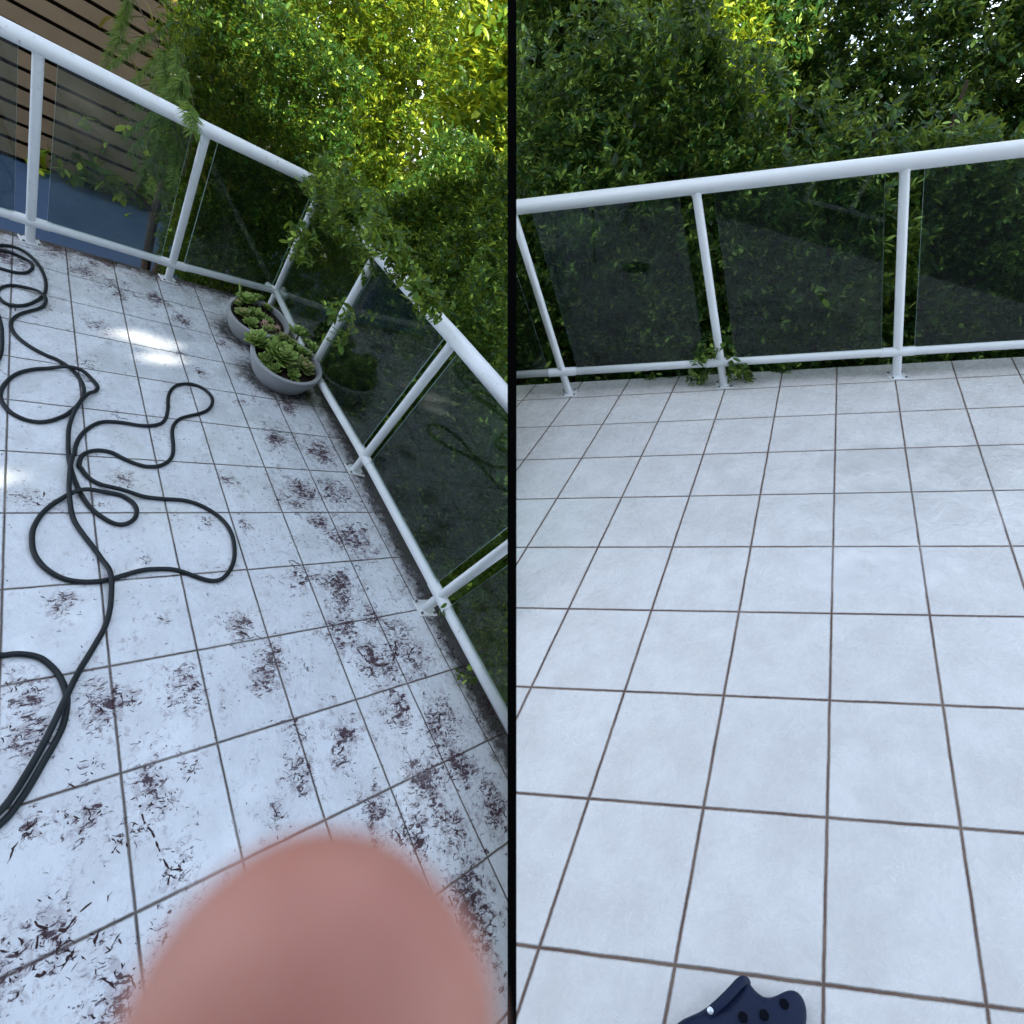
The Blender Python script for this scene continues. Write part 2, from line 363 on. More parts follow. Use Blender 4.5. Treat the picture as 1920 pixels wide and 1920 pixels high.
# ---- right terrace
RJ = -4.16
r_dir = f_dir = FR['e1']
r_i = [-4.12, -1.09, 1.96, 5.03, 8.1]
r_base = [tile(FR, i, RJ) for i in r_i]
edge_r = tile(FR, 0, -4.63)
def wet_fn(i, j):
    w = np.zeros_like(i)
    for (x, y, rx, ry, a) in [(1640, 860, 1.1, .5, .85), (1640, 950, 1.6, .5, 1.2), (1860, 880, .7, .7, 1.1), (1640, 1060, 1.2, .5, .95), (1800, 960, 1, .5, .9), (1480, 880, .7, .5, .5), (1100, 1280, 1, 1, .3)]:
        p = to_ij(FR, deck(FR, x, y)); w = np.maximum(w, a * np.exp(-(((i - p[0]) / rx) ** 2 + ((j - p[1]) / ry) ** 2)))
    return dict(wet=w)
grid_deck('terrace_floor', FR, -9, 10, -4.63, 16.0, .1, 1, M['tile_clean'], [], wet_fn)
# ---- left terrace: rail corners
lb = [base_pt(FL, 56, 453), base_pt(FL, 315, 525)]
lr = [base_pt(FL, 664, 882), base_pt(FL, 796, 1141)]
def rail_pt(x, y): return deck(FL, x, y, HL[0] * float(FL['U'] @ FL['n'])) - FL['U'] * HL[0]
K1, K2 = rail_pt(518, 546), rail_pt(586, 690)
dl = unit(lb[1] - lb[0]); dr = unit(lr[1] - lr[0])
# ends beyond the picture / up to the dividing plane
L0 = lb[0] - dl * np.linalg.norm(lb[1] - lb[0])
step_r = np.linalg.norm(lr[1] - lr[0])
def cut_at_divider(p, d, back=0.0):
    t = -side(p) / (d @ XN); return p + d * (t - back)
L3 = cut_at_divider(lr[1], dr)
nE = FL['n']
def outward(d, ref):
    o = np.cross(d, nE); return unit(o if o @ (ref) > 0 else -o)
o_l = outward(dl, -FL['J']); o_c = outward(unit(K2 - K1), FL['I'] - FL['J']); o_r = outward(dr, FL['I'])
cutsL = [(lb[0] + o_l * .07, o_l), (lr[0] + o_r * .13, o_r)]
BOWLS = [((520, 716), .2), ((470, 634), .2)]
STAINS = [(560, 925, .35), (632, 925, .3), (455, 1175, .22), (500, 1245, .28), (345, 1300, .22), (185, 1320, .25), (240, 1315, .1), (760, 1215, .35), (715, 1250, .3), (745, 1330, .25), (830, 1360, .3), (100, 1745, .18),
          (330, 1635, .15), (205, 1900, .18), (290, 1490, .2), (355, 1440, .12), (150, 1525, .15), (880, 1700, .35), (850, 1560, .3), (640, 1100, .35), (560, 1080, .18), (660, 1010, .35), (600, 980, .2), (180, 610, .2), (160, 510, .25), (210, 540, .3),
          (290, 560, .25), (300, 515, .35), (340, 600, .2), (20, 480, .4), (110, 470, .3), (200, 490, .3), (420, 540, .25), (520, 820, .3), (600, 850, .3), (430, 900, .15), (230, 900, .15), (640, 1180, .3), (700, 1160, .25), (920, 1330, .25), (60, 1380, .2), (40, 1300, .2), (20, 1820, .2),
          (800, 1470, .25), (650, 1380, .2), (560, 1440, .18), (700, 1520, .2), (540, 760, .25), (380, 700, .12), (920, 1500, .25), (770, 1560, .2), (870, 1440, .25)]
_r = random.Random(21)
STAINS += [(_r.uniform(0, 940), _r.uniform(440, 1900), _r.uniform(.08, .17)) for _ in range(60)]
STAINS = [q_ for q_ in STAINS if q_[0] < 420 + (q_[1] - 500) * .55 + 60]
S_ij = [(to_ij(FL, deck(FL, x, y))[:2], r) for x, y, r in STAINS]
def grime_fn(i, j):
    w = np.zeros_like(i); e = np.zeros_like(i)
    for p, r in S_ij: w = np.maximum(w, (.95 if r > .17 or abs(r * 100 % 1) < 1e-6 else .65) * np.exp(-(((i - p[0]) ** 2 + (j - p[1]) ** 2) / (r * 1.3) ** 2)))
    w += .10 + .18 * np.clip((i - 2.2) / 4, 0, 1) + .22 * np.clip((-j - 4) / 3, 0, 1)
    V = FL['O'] + i[:, None] * FL['I'] + j[:, None] * FL['J']
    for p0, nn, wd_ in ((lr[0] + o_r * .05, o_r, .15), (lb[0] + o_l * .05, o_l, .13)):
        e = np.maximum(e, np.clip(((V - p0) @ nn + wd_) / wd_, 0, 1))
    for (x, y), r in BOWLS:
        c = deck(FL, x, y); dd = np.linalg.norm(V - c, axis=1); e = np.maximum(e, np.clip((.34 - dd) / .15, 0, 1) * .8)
    return dict(grime=np.clip(w, 0, 1.4), soot=e)
grid_deck('terrace_floor_unwashed', FL, -14, 9, -9, 16, .1, -1, M['tile_dirty'], cutsL, grime_fn)
# ------------------------------------------------------------------ added unseen facade behind the viewer, cut to shape sun and shade
HY = -5.0
def to_wall(p): t = (HY - p[1]) / S[1]; q = p + S * t; return q[0], q[2]
SUN_NOTCH = [(-4.7, 30), (-4.2, 13.9), (-3.45, 12.6), (-2.3, 11.8), (-1.6, 11.6), (-.95, 11.7), (-.76, 11.9), (-4.78, 30)]  # cut so sun reaches only the upper left foliage
def inside(x, z, poly):
    c = False; n = len(poly)
    for i in range(n):
        (x1, z1), (x2, z2) = poly[i], poly[(i + 1) % n]
        if (z1 > z) != (z2 > z) and x < (x2 - x1) * (z - z1) / (z2 - z1) + x1: c = not c
    return c
DAPPLES = [to_wall(deck(FL, *q)) for q in [(318, 668), (48, 890)]]  # openings added for sun patches; one stands in for floor glare
SPOT = [to_wall(deck(FL, *q)) for q in [(228, 622), (262, 612), (328, 632), (338, 660), (290, 660), (235, 645)]]
shade_house = empty('shade_house', (0, HY, GZ), 'unseen dark rendered facade added behind the viewer, cut out to shape the sunlight', 'shade_house')
b = MB(); CS = .1; zt = 20.5
x_ = np.arange(-9, 11, CS); z_ = np.arange(GZ, zt, CS)
rs_ = random.Random(3); nx, nz = len(x_), len(z_); vs = [(x, HY, z) for x in x_ for z in z_]
fs = []
for a_ in range(nx - 1):
    for c_ in range(nz - 1):
        xm, zm = x_[a_] + CS / 2, z_[c_] + CS / 2
        if inside(xm, zm, SUN_NOTCH): continue
        if any(abs(xm - q[0]) < CS / 2 and abs(zm - q[1]) < CS / 2 for q in DAPPLES) or (inside(xm, zm, SPOT) and rs_.random() < .6) or (.2 < xm < .95 and zm > 13.15): continue
        fs.append((a_ * nz + c_, a_ * nz + c_ + 1, (a_ + 1) * nz + c_ + 1, (a_ + 1) * nz + c_))
b.add(vs, fs); hw = b.build('sun_cut_wall', M['render'], shade_house, smooth=False); so_m = hw.modifiers.new('t', 'SOLIDIFY'); so_m.thickness = .03; so_m.offset = -1
for wx, wz, ww_, wh in [(-2.2, 5.9, 1.6, 1.2), (1.2, 5.9, 2.2, 1.2), (4.6, 5.9, 1.6, 1.2), (1.4, 9.3, 1.6, .9), (-4.6, 9.0, 1.4, .9)]:
    b = MB(); b.box((wx, HY + .34, wz), (ww_ / 2, 0, 0), (0, .02, 0), (0, 0, wh)); wn_ = b.build('window', M['pane'], shade_house, smooth=False)
    b = MB()
    for sx in (-1, 0, 1): b.box((wx + sx * ww_ / 2, HY + .36, wz), (.035, 0, 0), (0, .035, 0), (0, 0, wh + .035))
    for sz in (-1, 1): b.box((wx, HY + .36, wz + sz * wh), (ww_ / 2 + .03, 0, 0), (0, .033, 0), (0, 0, .033))
    b.build('frame', M['white'], wn_, smooth=False)
# ------------------------------------------------------------------ railings
def railing(rootname, label, f, H, posts, hand, bottom, glass_segments, white, sg):
    U = f['U']; root = empty(rootname, posts[0][0] if posts else hand[0], label, 'railing')
    b = MB(); b.tube([p + U * H[1] for p in hand], .037, 32); b.build('handrail', white, root)
    b = MB(); b.tube([p + U * H[0] for p in bottom], .0235, 20); b.build('bottom_rail', white, root)
    for bp, along, flange in posts:
        out = unit(np.cross(f['n'], along)); x = unit(np.cross(out, f['n']))
        b = MB(); b.tube([bp + U * .004, bp + U * (H[1] - .012)], .0225, 24); po = b.build('post', white, root)
        b = MB(); b.lathe(bp + U * (H[1] - .046), U, [(.0225, 0), (.0248, .006), (.0275, .012), (.028, .02)], 24); b.build('weld', white, po)
        # bracket sleeve where the bottom rail meets the post
        b = MB(); b.tube([bp + U * H[0] - along * .085, bp + U * H[0] + along * .085], .0265, 20)
        b.build('sleeve', white, po)
        if flange:
            c = bp - out * .0 + f['n'] * .004
            b = MB(); b.box(c, x * .048, out * .048, f['n'] * .004); b.build('base_plate', white, po, bevel=.002)
            b2 = MB(); b2.lathe(bp, f['n'], [(.0001, .014), (.0245, .0139), (.026, .010), (.0265, .0082)], 24); b2.build('weld_ring', white, po)
            for sx in (-1, 1):
                for sy in (-1, 1):
                    q = c + x * sx * .035 + out * sy * .035 + f['n'] * .004
                    bb = MB(); bb.lathe(q, f['n'], [(.0001, .0068), (.0068, .0068), (.0068, .0)], 6); bb.build('bolt', M['steel'], po, smooth=False)
    for a, c, ga, gc in glass_segments:
        d = unit(c - a); a2, c2 = a + d * ga, c - d * gc
        o = unit(np.cross(d, U)); 
        lo, hi = H[0] + .010, H[1] - .01
        ctr = (a2 + c2) / 2 + U * (lo + hi) / 2
        b = MB(); b.box(ctr, (c2 - a2) / 2, U * (hi - lo) / 2, o * .003); gp = b.build('glass_panel', M['glass'], root, smooth=False); gp.data.materials.append(M['glass_edge']); gp.data.polygons[4].material_index = 1; gp.data.polygons[5].material_index = 1
    return root

def clip_side(objs, sgn):
    # the two terraces meet in one plane: trim what would reach across it
    for o in objs:
        if o.type != 'MESH': continue
        me = o.data; off = np.array(o.matrix_world.translation); n = len(me.vertices)
        co = np.empty(n * 3, np.float32); me.vertices.foreach_get('co', co); sd = side(co.reshape(-1, 3) + off) * sgn
        if sd.min() >= -1e-4: continue
        if sd.max() <= 0: bpy.data.objects.remove(o); continue
        bm = bmesh.new(); bm.from_mesh(me)
        r = bmesh.ops.bisect_plane(bm, geom=list(bm.verts) + list(bm.edges) + list(bm.faces), plane_co=Vector(CAM - off), plane_no=Vector(-sgn * XN), clear_outer=True, dist=1e-6)
        if n < 5000:
            ce = [e for e in r['geom_cut'] if isinstance(e, bmesh.types.BMEdge)]
            try: bmesh.ops.holes_fill(bm, edges=ce, sides=0)
            except Exception: pass
        bm.to_mesh(me); bm.free()
before = set(bpy.data.objects)
railing('railing', 'clean white railing with tinted glass panels along the washed terrace', FR, HR,
        [(r_base[k], FR['e1'], True) for k in (1, 2, 3, 4)],
        [tile(FR, -6, RJ), tile(FR, 11, RJ)], [tile(FR, -6, RJ), tile(FR, 11, RJ)],
        [(r_base[0], r_base[1], .085, .085), (r_base[1], r_base[2], .10, .085), (r_base[2], r_base[3], .085, .085), (r_base[3], r_base[4], .085, .085)], M['white'], 1)
clip_side([o for o in bpy.data.objects if o not in before], 1)
before = set(bpy.data.objects)
lp = [L0, lb[0], lb[1], K1, K2, lr[0], lr[1], L3]
RO = railing('railing', 'weathered white railing with a cut-off corner round the stained terrace', FL, HL,
        [(lb[0], dl, True), (lb[1], dl, True), (K1, unit(dl + unit(K2 - K1)), False), (K2, unit(dr + unit(K2 - K1)), False), (lr[0], dr, True), (lr[1], dr, True), (lr[1] + dr * step_r, dr, True)],
        [L0 - dl * .3, lb[0], lb[1], K1 - dl * .02, K1 + unit(K2 - K1) * .03, K2 - unit(K2 - K1) * .03, K2 + dr * .03, lr[0], lr[1], lr[1] + dr * step_r * 1.5],
        [L0 - dl * .3, lb[0], lb[1], K1 - dl * .02, K1 + unit(K2 - K1) * .03, K2 - unit(K2 - K1) * .03, K2 + dr * .03, lr[0], lr[1], lr[1] + dr * step_r * 1.5],
        [(L0, lb[0], .07, .07), (lb[0], lb[1], .07, .07), (lb[1], K1, .07, .05), (K1, K2, .05, .05), (K2, lr[0], .06, .07), (lr[0], lr[1], .07, .07), (lr[1], lr[1] + dr * step_r, .07, .07)], M['white_old'], -1)
clip_side([o for o in bpy.data.objects if o not in before], -1)

# ------------------------------------------------------------------ added black bar as divider between the two halves
b = MB()
up_c, right_c, back_c = c2w([0, 1, 0]), XN, c2w([0, 0, 1])
b.box(CAM + c2w([0, .13, -1.0]), right_c * .0079, up_c * 1.33, back_c * .012)
b.build('divider_bar', M['black'], smooth=False, label='slim straight black bar added as the divider between the two views', cat='post')
# ------------------------------------------------------------------ foliage
def leaf_cloud(name, C, D, parent, material, k=9, L=.05, wd=.42, spread=.07, sgn=0, tone=.35, tipp=.5, droop=.15, seg=False, stem=True, tone_fn=None, updir=None):
    """k leaves round every twig tip C pointing along D; every leaf is a small folded blade"""
    C = np.asarray(C, float); D = np.asarray(D, float); N = len(C); U0 = np.array([0, 0, 1.0]) if updir is None else np.asarray(updir)
    idx = np.repeat(np.arange(N), k); q = np.tile(np.arange(k), N); n = len(idx)
    t = q / max(1, k - 1)
    Dn = D / np.linalg.norm(D, axis=1, keepdims=True)
    A = np.cross(Dn, RNG.normal(size=(N, 3))); A /= np.linalg.norm(A, axis=1, keepdims=True); B = np.cross(Dn, A)
    ang = q * 2.4 + RNG.uniform(0, 6.28, N)[idx] + RNG.normal(0, .3, n)
    rad = np.cos(ang)[:, None] * A[idx] + np.sin(ang)[:, None] * B[idx]
    root = C[idx] - Dn[idx] * ((1 - t) * spread)[:, None] + RNG.normal(0, .004, (n, 3))
    dr_ = rad * (1.1 - .7 * t)[:, None] + Dn[idx] * (.35 + .7 * t)[:, None] + RNG.normal(0, .25, (n, 3)) - U0 * droop
    dr_ /= np.linalg.norm(dr_, axis=1, keepdims=True)
    nn = np.cross(dr_, np.cross(U0 + RNG.normal(0, .45, (n, 3)) + Dn[idx] * .6, dr_)); nn /= np.linalg.norm(nn, axis=1, keepdims=True) + 1e-9
    sd_ = np.cross(dr_, nn)
    ln = L * RNG.uniform(.6, 1.2, n) * RNG.uniform(.65, 1.4, N)[idx] * (1 - .35 * t * (tone > .0)); w = ln * wd * RNG.uniform(.8, 1.15, n) * .5
    # profile: (along, across, lift)
    P = [(0, 0, 0), (.30, .8, .05), (.68, .85, .02), (1, 0, -.12), (.68, -.85, .02), (.30, -.8, .05), (.33, 0, -.10), (.70, 0, -.12)]
    V = np.empty((n, 8, 3))
    for a, (x, y, z) in enumerate(P): V[:, a] = root + dr_ * (x * ln)[:, None] + sd_ * (y * w)[:, None] + nn * (z * ln * .55)[:, None]
    F3 = [(0, 1, 6), (0, 6, 5), (2, 3, 7), (7, 3, 4)]; F4 = [(1, 2, 7, 6), (6, 7, 4, 5)]
    tn = np.clip(tone + .22 * RNG.normal(size=n) + (RNG.uniform(size=N) < tipp)[idx] * np.clip((t - .5) * 1.8, 0, 1) * RNG.uniform(.4, 1.2, n), 0, 1)
    if tone_fn is not None: tn = np.clip(tn + tone_fn(root), 0, 1)
    if sgn:
        ok = (side(V.reshape(-1, 3)).reshape(n, 8) * sgn > .002).all(1); V = V[ok]; tn = tn[ok]; n = len(V)
    b0 = (np.arange(n) * 8)[:, None]
    f = np.concatenate([b0 + np.array(F4[0]), b0 + np.array(F4[1])], 1).reshape(-1)
    f3 = np.concatenate([b0 + np.array(x) for x in F3], 1).reshape(-1)
    return mesh_np(name, V.reshape(-1, 3), np.concatenate([f, f3]), np.concatenate([np.full(2 * n, 4), np.full(4 * n, 3)]), material, parent, dict(tone=np.repeat(tn, 8)))
def vnoise(P, s, seed):
    r = np.random.default_rng(seed); out = 0
    for k in range(5):
        w = r.normal(size=(3,)) * s * (1 + .5 * k); out = out + np.sin(P @ w + r.uniform(0, 6.28)) / (1 + .4 * k)
    return out / 2.6
def trunk_mesh(base, top, parent, sgn, r=.035, n=3, updir=None):
    b = MB(); rr = random.Random(int(abs(base[0]) * 1000))
    for k in range(n):
        p0 = base + np.array([rr.uniform(-.08, .08), rr.uniform(-.08, .08), 0]); p3 = top + np.array([rr.uniform(-.3, .3), rr.uniform(-.15, .15), rr.uniform(-.3, 0)])
        pts = [p0 + (p3 - p0) * t + np.array([rr.uniform(-.06, .06), rr.uniform(-.06, .06), 0]) * (0 < t < 1) for t in np.linspace(0, 1, 7)]
        b.tube(pts, [r * (1 - .75 * t) for t in np.linspace(0, 1, 7)], 8)
        for t in (2, 3, 4, 5):
            a = pts[t]; e = a + np.array([rr.uniform(-.4, .4), rr.uniform(-.25, .25), rr.uniform(.1, .4)])
            b.tube([a, (a + e) / 2 + np.array([0, 0, .04]), e], [r * .35, r * .25, r * .08], 6)
    o = b.build('trunk', M['bark'], parent); clip_side([o], sgn)
def hedge_sheet(f, path, outs, u0, u1, h0, h1, dens, depth, front, seed, skip=None, falloff=.16, slope=.16, holes=9):
    """twig tips along a hedge face: u metres along the path, h metres above the deck"""
    P = [np.array(p) for p in path]; seg = [np.linalg.norm(P[i + 1] - P[i]) for i in range(len(P) - 1)]; cum = np.concatenate([[0], np.cumsum(seg)])
    r = np.random.default_rng(seed); n = int((u1 - u0) * (h1 - h0) * dens)
    u = r.uniform(u0, u1, n); h = r.uniform(h0, h1, n); w = np.minimum(r.exponential(falloff, n), depth)
    k = np.clip(np.searchsorted(cum, u) - 1, 0, len(seg) - 1); t = (u - cum[k]) / np.array(seg)[k]
    Pa = np.array(P); base = Pa[k] + (Pa[k + 1] - Pa[k]) * t[:, None]; o = np.array(outs)[k]
    x = base + h[:, None] * np.where(h[:, None] > 0, f['U'], f['n'])
    lump = vnoise(x, 3.6, 31) * .17 + vnoise(x, 9, 32) * .09 + vnoise(x, 1.3, 33) * .10
    ok0 = vnoise(x * 1.0, 5.5, seed + 7) + .3 * r.normal(size=n) < holes
    X = x + o * (front + lump + w + slope * np.clip(h + .4, 0, 9))[:, None]
    D = -o * .9 + f['n'] * .55 + r.normal(0, .55, (n, 3)); ok = ok0
    if skip is not None: ok = ~skip(X, u, h)
    return X[ok], D[ok]
def px(X):
    c = (np.asarray(X) - CAM) @ W                      # back into the picture, only used to measure where a gap lies
    return 960 + F_PX * c[:, 0] / -c[:, 2], 960 - F_PX * c[:, 1] / -c[:, 2]

# ---- right half: one row of hedge shrubs behind the rail, taller trees behind them
out_r = FR['e2'] if FR['e2'] @ FR['J'] < 0 else -FR['e2']
def rp(u, w=0.0, h=0.0): return tile(FR, 0, RJ) + FR['e1'] * u + out_r * w + FR['n'] * h
gap_c = rp(0, 0, 0)
def gap_fn(X, u, h):
    x, y = px(X)
    m = h > np.where(u - 6 > 1.15, 1.15, 1.8) + .22 * vnoise(X, 4, 77) + .12 * RNG.normal(size=len(X))
    for gx, gy, rx, ry in [(1425, -30, 95, 120), (1715, 90, 45, 50), (1860, 40, 60, 60), (1700, 170, 22, 40), (1880, 190, 30, 30)]:
        m |= ((x - gx) / rx) ** 2 + ((y - gy) / ry) ** 2 < RNG.uniform(.5, 1.2, len(X))
    return m
names = ['dark green hedge shrub next to the black divider behind the clean railing', 'hedge shrub with a leafy sprig through the clean railing at its second post',
         'dense hedge shrub behind the widest glass panel of the clean railing', 'hedge shrub behind the clean railing post nearest the right edge', 'hedge shrub filling the upper right corner behind the last glass panel']
us = [-.55, .25, .85, 1.45, 2.15, 3.3]
for k in range(5):
    ua, ub = us[k], us[k + 1]; um = (ua + ub) / 2
    base = rp(um, .75, 0); base = base + FR['n'] * (-2.9)
    root = empty('hedge_shrub', base, names[k], 'shrub', 'hedge shrubs behind the clean railing')
    C, D = hedge_sheet(FR, [rp(-6), rp(8)], [out_r], ua + 6 - .08, ub + 6 + .08, -1.7, 2.0, 1250, .9, .17, 100 + k, gap_fn)
    C2, D2 = [], []
    if k == 1:   # sprigs that reach through at the second post
        for x, y, d_, n_ in [(1325, 665, 3.28, 9), (1378, 690, 3.3, 10), (1345, 640, 3.35, 6), (1372, 655, 3.32, 7), (1305, 560, 3.45, 12), (1315, 590, 3.4, 5), (1310, 713, 3.45, 6), (1405, 708, 3.45, 8), (1470, 700, 3.5, 6)]:
            c = at(x, y, d_); C2 += [c + RNG.normal(0, .02, 3) for _ in range(n_)]; D2 += [-out_r * .3 + RNG.normal(0, .6, 3) for _ in range(n_)]
        C = np.vstack([C, C2]); D = np.vstack([D, D2])
    leaf_cloud('crown', C, D, root, M['leaf_r'], k=10, L=.056, wd=.44, spread=.075, sgn=1, tone=.30, tipp=.45, updir=FR['n'])
    trunk_mesh(base, rp(um, .7, 1.4), root, 1)
names = ['bright sunlit tree seen through the gap at the top of the right half', 'shaded tall tree behind the hedge shrubs at the top left of the right half', 'tall tree behind the hedge shrubs at the top right corner']
for k, (ua, ub) in enumerate([(.5, 1.4), (-1.3, .5), (1.4, 4.6)]):
    um = (ua + ub) / 2; base = rp(um, 2.2, -3.2)
    root = empty('garden_tree', base, names[k], 'tree')
    C, D = hedge_sheet(FR, [rp(-6), rp(8)], [out_r], ua + 6, ub + 6, -1.2, 2.15 if k == 2 else 2.7, 1700, 1.2, 1.4, 140 + k, falloff=.5)
    leaf_cloud('crown', C, D, root, M['leaf_far'] if k == 0 else M['leaf_r'], k=10, L=.064, wd=.44, spread=.09, sgn=1, tone=.5 if k == 0 else .25, tipp=.5, updir=FR['n'])  # sunlit tree: extra brightness put into its lighter leaf colour and tone
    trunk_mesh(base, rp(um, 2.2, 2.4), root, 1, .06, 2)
# ---- left half
HOFF = .24
def mitre(off):
    def meet(p, d, q, e):
        A = np.column_stack([d, -e, FL['n']]); return p + d * np.linalg.solve(A, q - p)[0]
    a0 = lb[1] - dl * .9 + o_l * off; dc = unit(K2 - K1); b0 = K1 + o_c * off; c0 = lr[0] + o_r * off
    return [a0, meet(a0, dl, b0, dc), meet(b0, dc, c0, dr), lr[1] + dr * 3 + o_r * off]
pth = mitre(.30); outs = [o_l, o_c, o_r]
cumL = np.cumsum([0] + [np.linalg.norm(np.array(pth[i + 1]) - pth[i]) for i in range(3)])
# extend outward corners: the face is continued by the noise of neighbouring shrubs
def hstart(X, u, h):
    x, y = px(X); return (x < 300) | ((x < 420) & (y > 0) & (y < 600) & (x < 250 + RNG.uniform(0, 120, len(X))))
spans = [(0.0, cumL[1] * .55), (cumL[1] * .55, cumL[1] + .05), (cumL[1] - .05, cumL[2] + .1), (cumL[2] - .1, cumL[2] + .75), (cumL[2] + .75, cumL[2] + 1.6), (cumL[2] + 1.6, cumL[2] + 2.6)]
names = ['leafy shrub behind the second left post beside the slatted timber screen', 'sunlit shrub behind the glass left of the cut-off corner', 'bushy shrub hanging over the cut-off corner behind the two planters',
         'dark dense shrub behind the glass right of the planters', 'dark shrub whose sprigs poke through the weathered railing at its lower post', 'shrub behind the lowest bit of the weathered railing']
for k, (ua, ub) in enumerate(spans):
    um = (ua + ub) / 2; kk = min(2, max(0, int(np.searchsorted(cumL, um)) - 1)); tt = um - cumL[kk]
    bp = np.array(pth[kk]) + unit(np.array(pth[kk + 1]) - pth[kk]) * tt + outs[kk] * .4
    base = bp - FL['n'] * 2.6
    root = empty('garden_shrub', base, names[k], 'shrub', 'shrubs behind the weathered railing')
    C, D = hedge_sheet(FL, pth, outs, ua - .05, ub + .05, -1.6, 1.9, 1700, .8, -.10 + (.12 if k < 2 else 0), 200 + k, hstart)
    C2, D2 = [], []
    spr = {2: [(640, 345, 2.55, 30), (600, 335, 2.62, 12), (650, 400, 2.5, 26), (700, 440, 2.42, 30), (745, 500, 2.35, 26), (780, 540, 2.3, 24), (800, 560, 2.22, 16), (690, 380, 2.5, 20), (735, 450, 2.4, 20), (575, 350, 2.66, 8), (720, 465, 2.32, 14), (560, 440, 2.62, 14), (555, 475, 2.6, 8)],
           3: [(800, 590, 2.3, 5), (640, 585, 2.35, 7), (625, 625, 2.3, 6)],
           4: [(840, 1078, 2.62, 5), (872, 1100, 2.6, 5), (855, 1118, 2.55, 3), (885, 1120, 2.55, 4)], 5: [(888, 1235, 2.35, 5), (876, 1262, 2.3, 3)]}.get(k, [])
    for x, y, d_, n_ in spr:
        c = at(x, y, d_); C2 += [c + RNG.normal(0, .028, 3) for _ in range(n_)]; D2 += [-outs[kk] * .4 + RNG.normal(0, .6, 3) for _ in range(n_)]
    if k == 2:
        A_, B_ = K1 + FL['U'] * HL[1] - dl * .05, K2 + FL['U'] * HL[1] + dr * .08
        for q in range(560):
            c = A_ + (B_ - A_) * RNG.uniform(0, 1.0) + o_c * RNG.normal(.02, .06) + FL['n'] * RNG.normal(.01, .065) + RNG.normal(0, .02, 3)
            C2.append(c); D2.append(-o_c * .6 + FL['n'] * .2 + RNG.normal(0, .6, 3))
    if C2: C = np.vstack([C, C2]); D = np.vstack([D, D2])
    leaf_cloud('crown', C, D, root, M['leaf_l'], k=9, L=.040, wd=.50, spread=.065, sgn=-1, tone=.30, tipp=.35, updir=FL['n'])
    sh = (unit(np.array(pth[kk + 1]) - pth[kk]) * .45 + outs[kk] * .25) if k == 0 else outs[kk] * .25
    trunk_mesh(base + sh, bp + sh + FL['n'] * (-.5 if k == 0 else 1.0), root, -1)
# taller trees further out, they fill the sunlit top of the left half
names = ['tall sunlit yellow-green tree at the top middle of the left half', 'tall sunlit tree at the top right of the left half beside the black divider', 'tall tree behind the dark shrubs on the right side of the left half']
far = mitre(1.35); farc = np.cumsum([0] + [np.linalg.norm(np.array(far[i + 1]) - far[i]) for i in range(3)])
for k, (ua, ub) in enumerate([(0.1, farc[1] * .95), (farc[1] * .95, farc[2] + .3), (farc[2] + .3, farc[2] + 3.4)]):
    um = (ua + ub) / 2; kk = min(2, max(0, int(np.searchsorted(farc, um)) - 1)); bp = np.array(far[kk]) + unit(np.array(far[kk + 1]) - far[kk]) * (um - farc[kk]) + outs[kk] * .8; base = bp - FL['n'] * 3.0
    root = empty('garden_tree', base, names[k], 'tree')
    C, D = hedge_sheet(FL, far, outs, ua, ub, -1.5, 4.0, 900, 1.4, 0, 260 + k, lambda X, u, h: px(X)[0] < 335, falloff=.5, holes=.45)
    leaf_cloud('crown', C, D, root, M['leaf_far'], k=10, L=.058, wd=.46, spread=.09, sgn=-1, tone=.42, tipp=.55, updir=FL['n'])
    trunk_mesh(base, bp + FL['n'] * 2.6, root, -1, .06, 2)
# ---- a belt of trees further off closes the view
for k in range(15):
    x = -13 + k * 2.0; y = 10.5 + 1.6 * math.sin(k * 1.7) - .02 * x * x
    base = np.array([x, y, GZ]); root = empty('background_tree', base, 'distant background tree, number %s from the left' % ['one','two','three','four','five','six','seven','eight','nine','ten','eleven','twelve','thirteen','fourteen','fifteen'][k], 'tree', 'background trees closing the view')
    n_ = 3600; u_ = RNG.normal(size=(n_, 3)); u_ /= np.linalg.norm(u_, axis=1, keepdims=True); rr_ = RNG.uniform(.55, 1, n_) ** .6
    C = base + np.array([0, 0, 7.0]) + u_ * rr_[:, None] * np.array([1.9, 1.5, 4.9 if x < 1 else 4.3]) * (1 + .25 * vnoise(u_ * 2.2, 2, 300 + k))[:, None]
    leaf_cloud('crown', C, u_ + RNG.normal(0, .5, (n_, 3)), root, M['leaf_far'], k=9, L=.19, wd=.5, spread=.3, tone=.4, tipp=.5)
    b = MB(); b.tube([base, base + np.array([.1, 0, 4]), base + np.array([0, .1, 10])], [.16, .11, .03], 8); b.build('trunk', M['bark'], root)
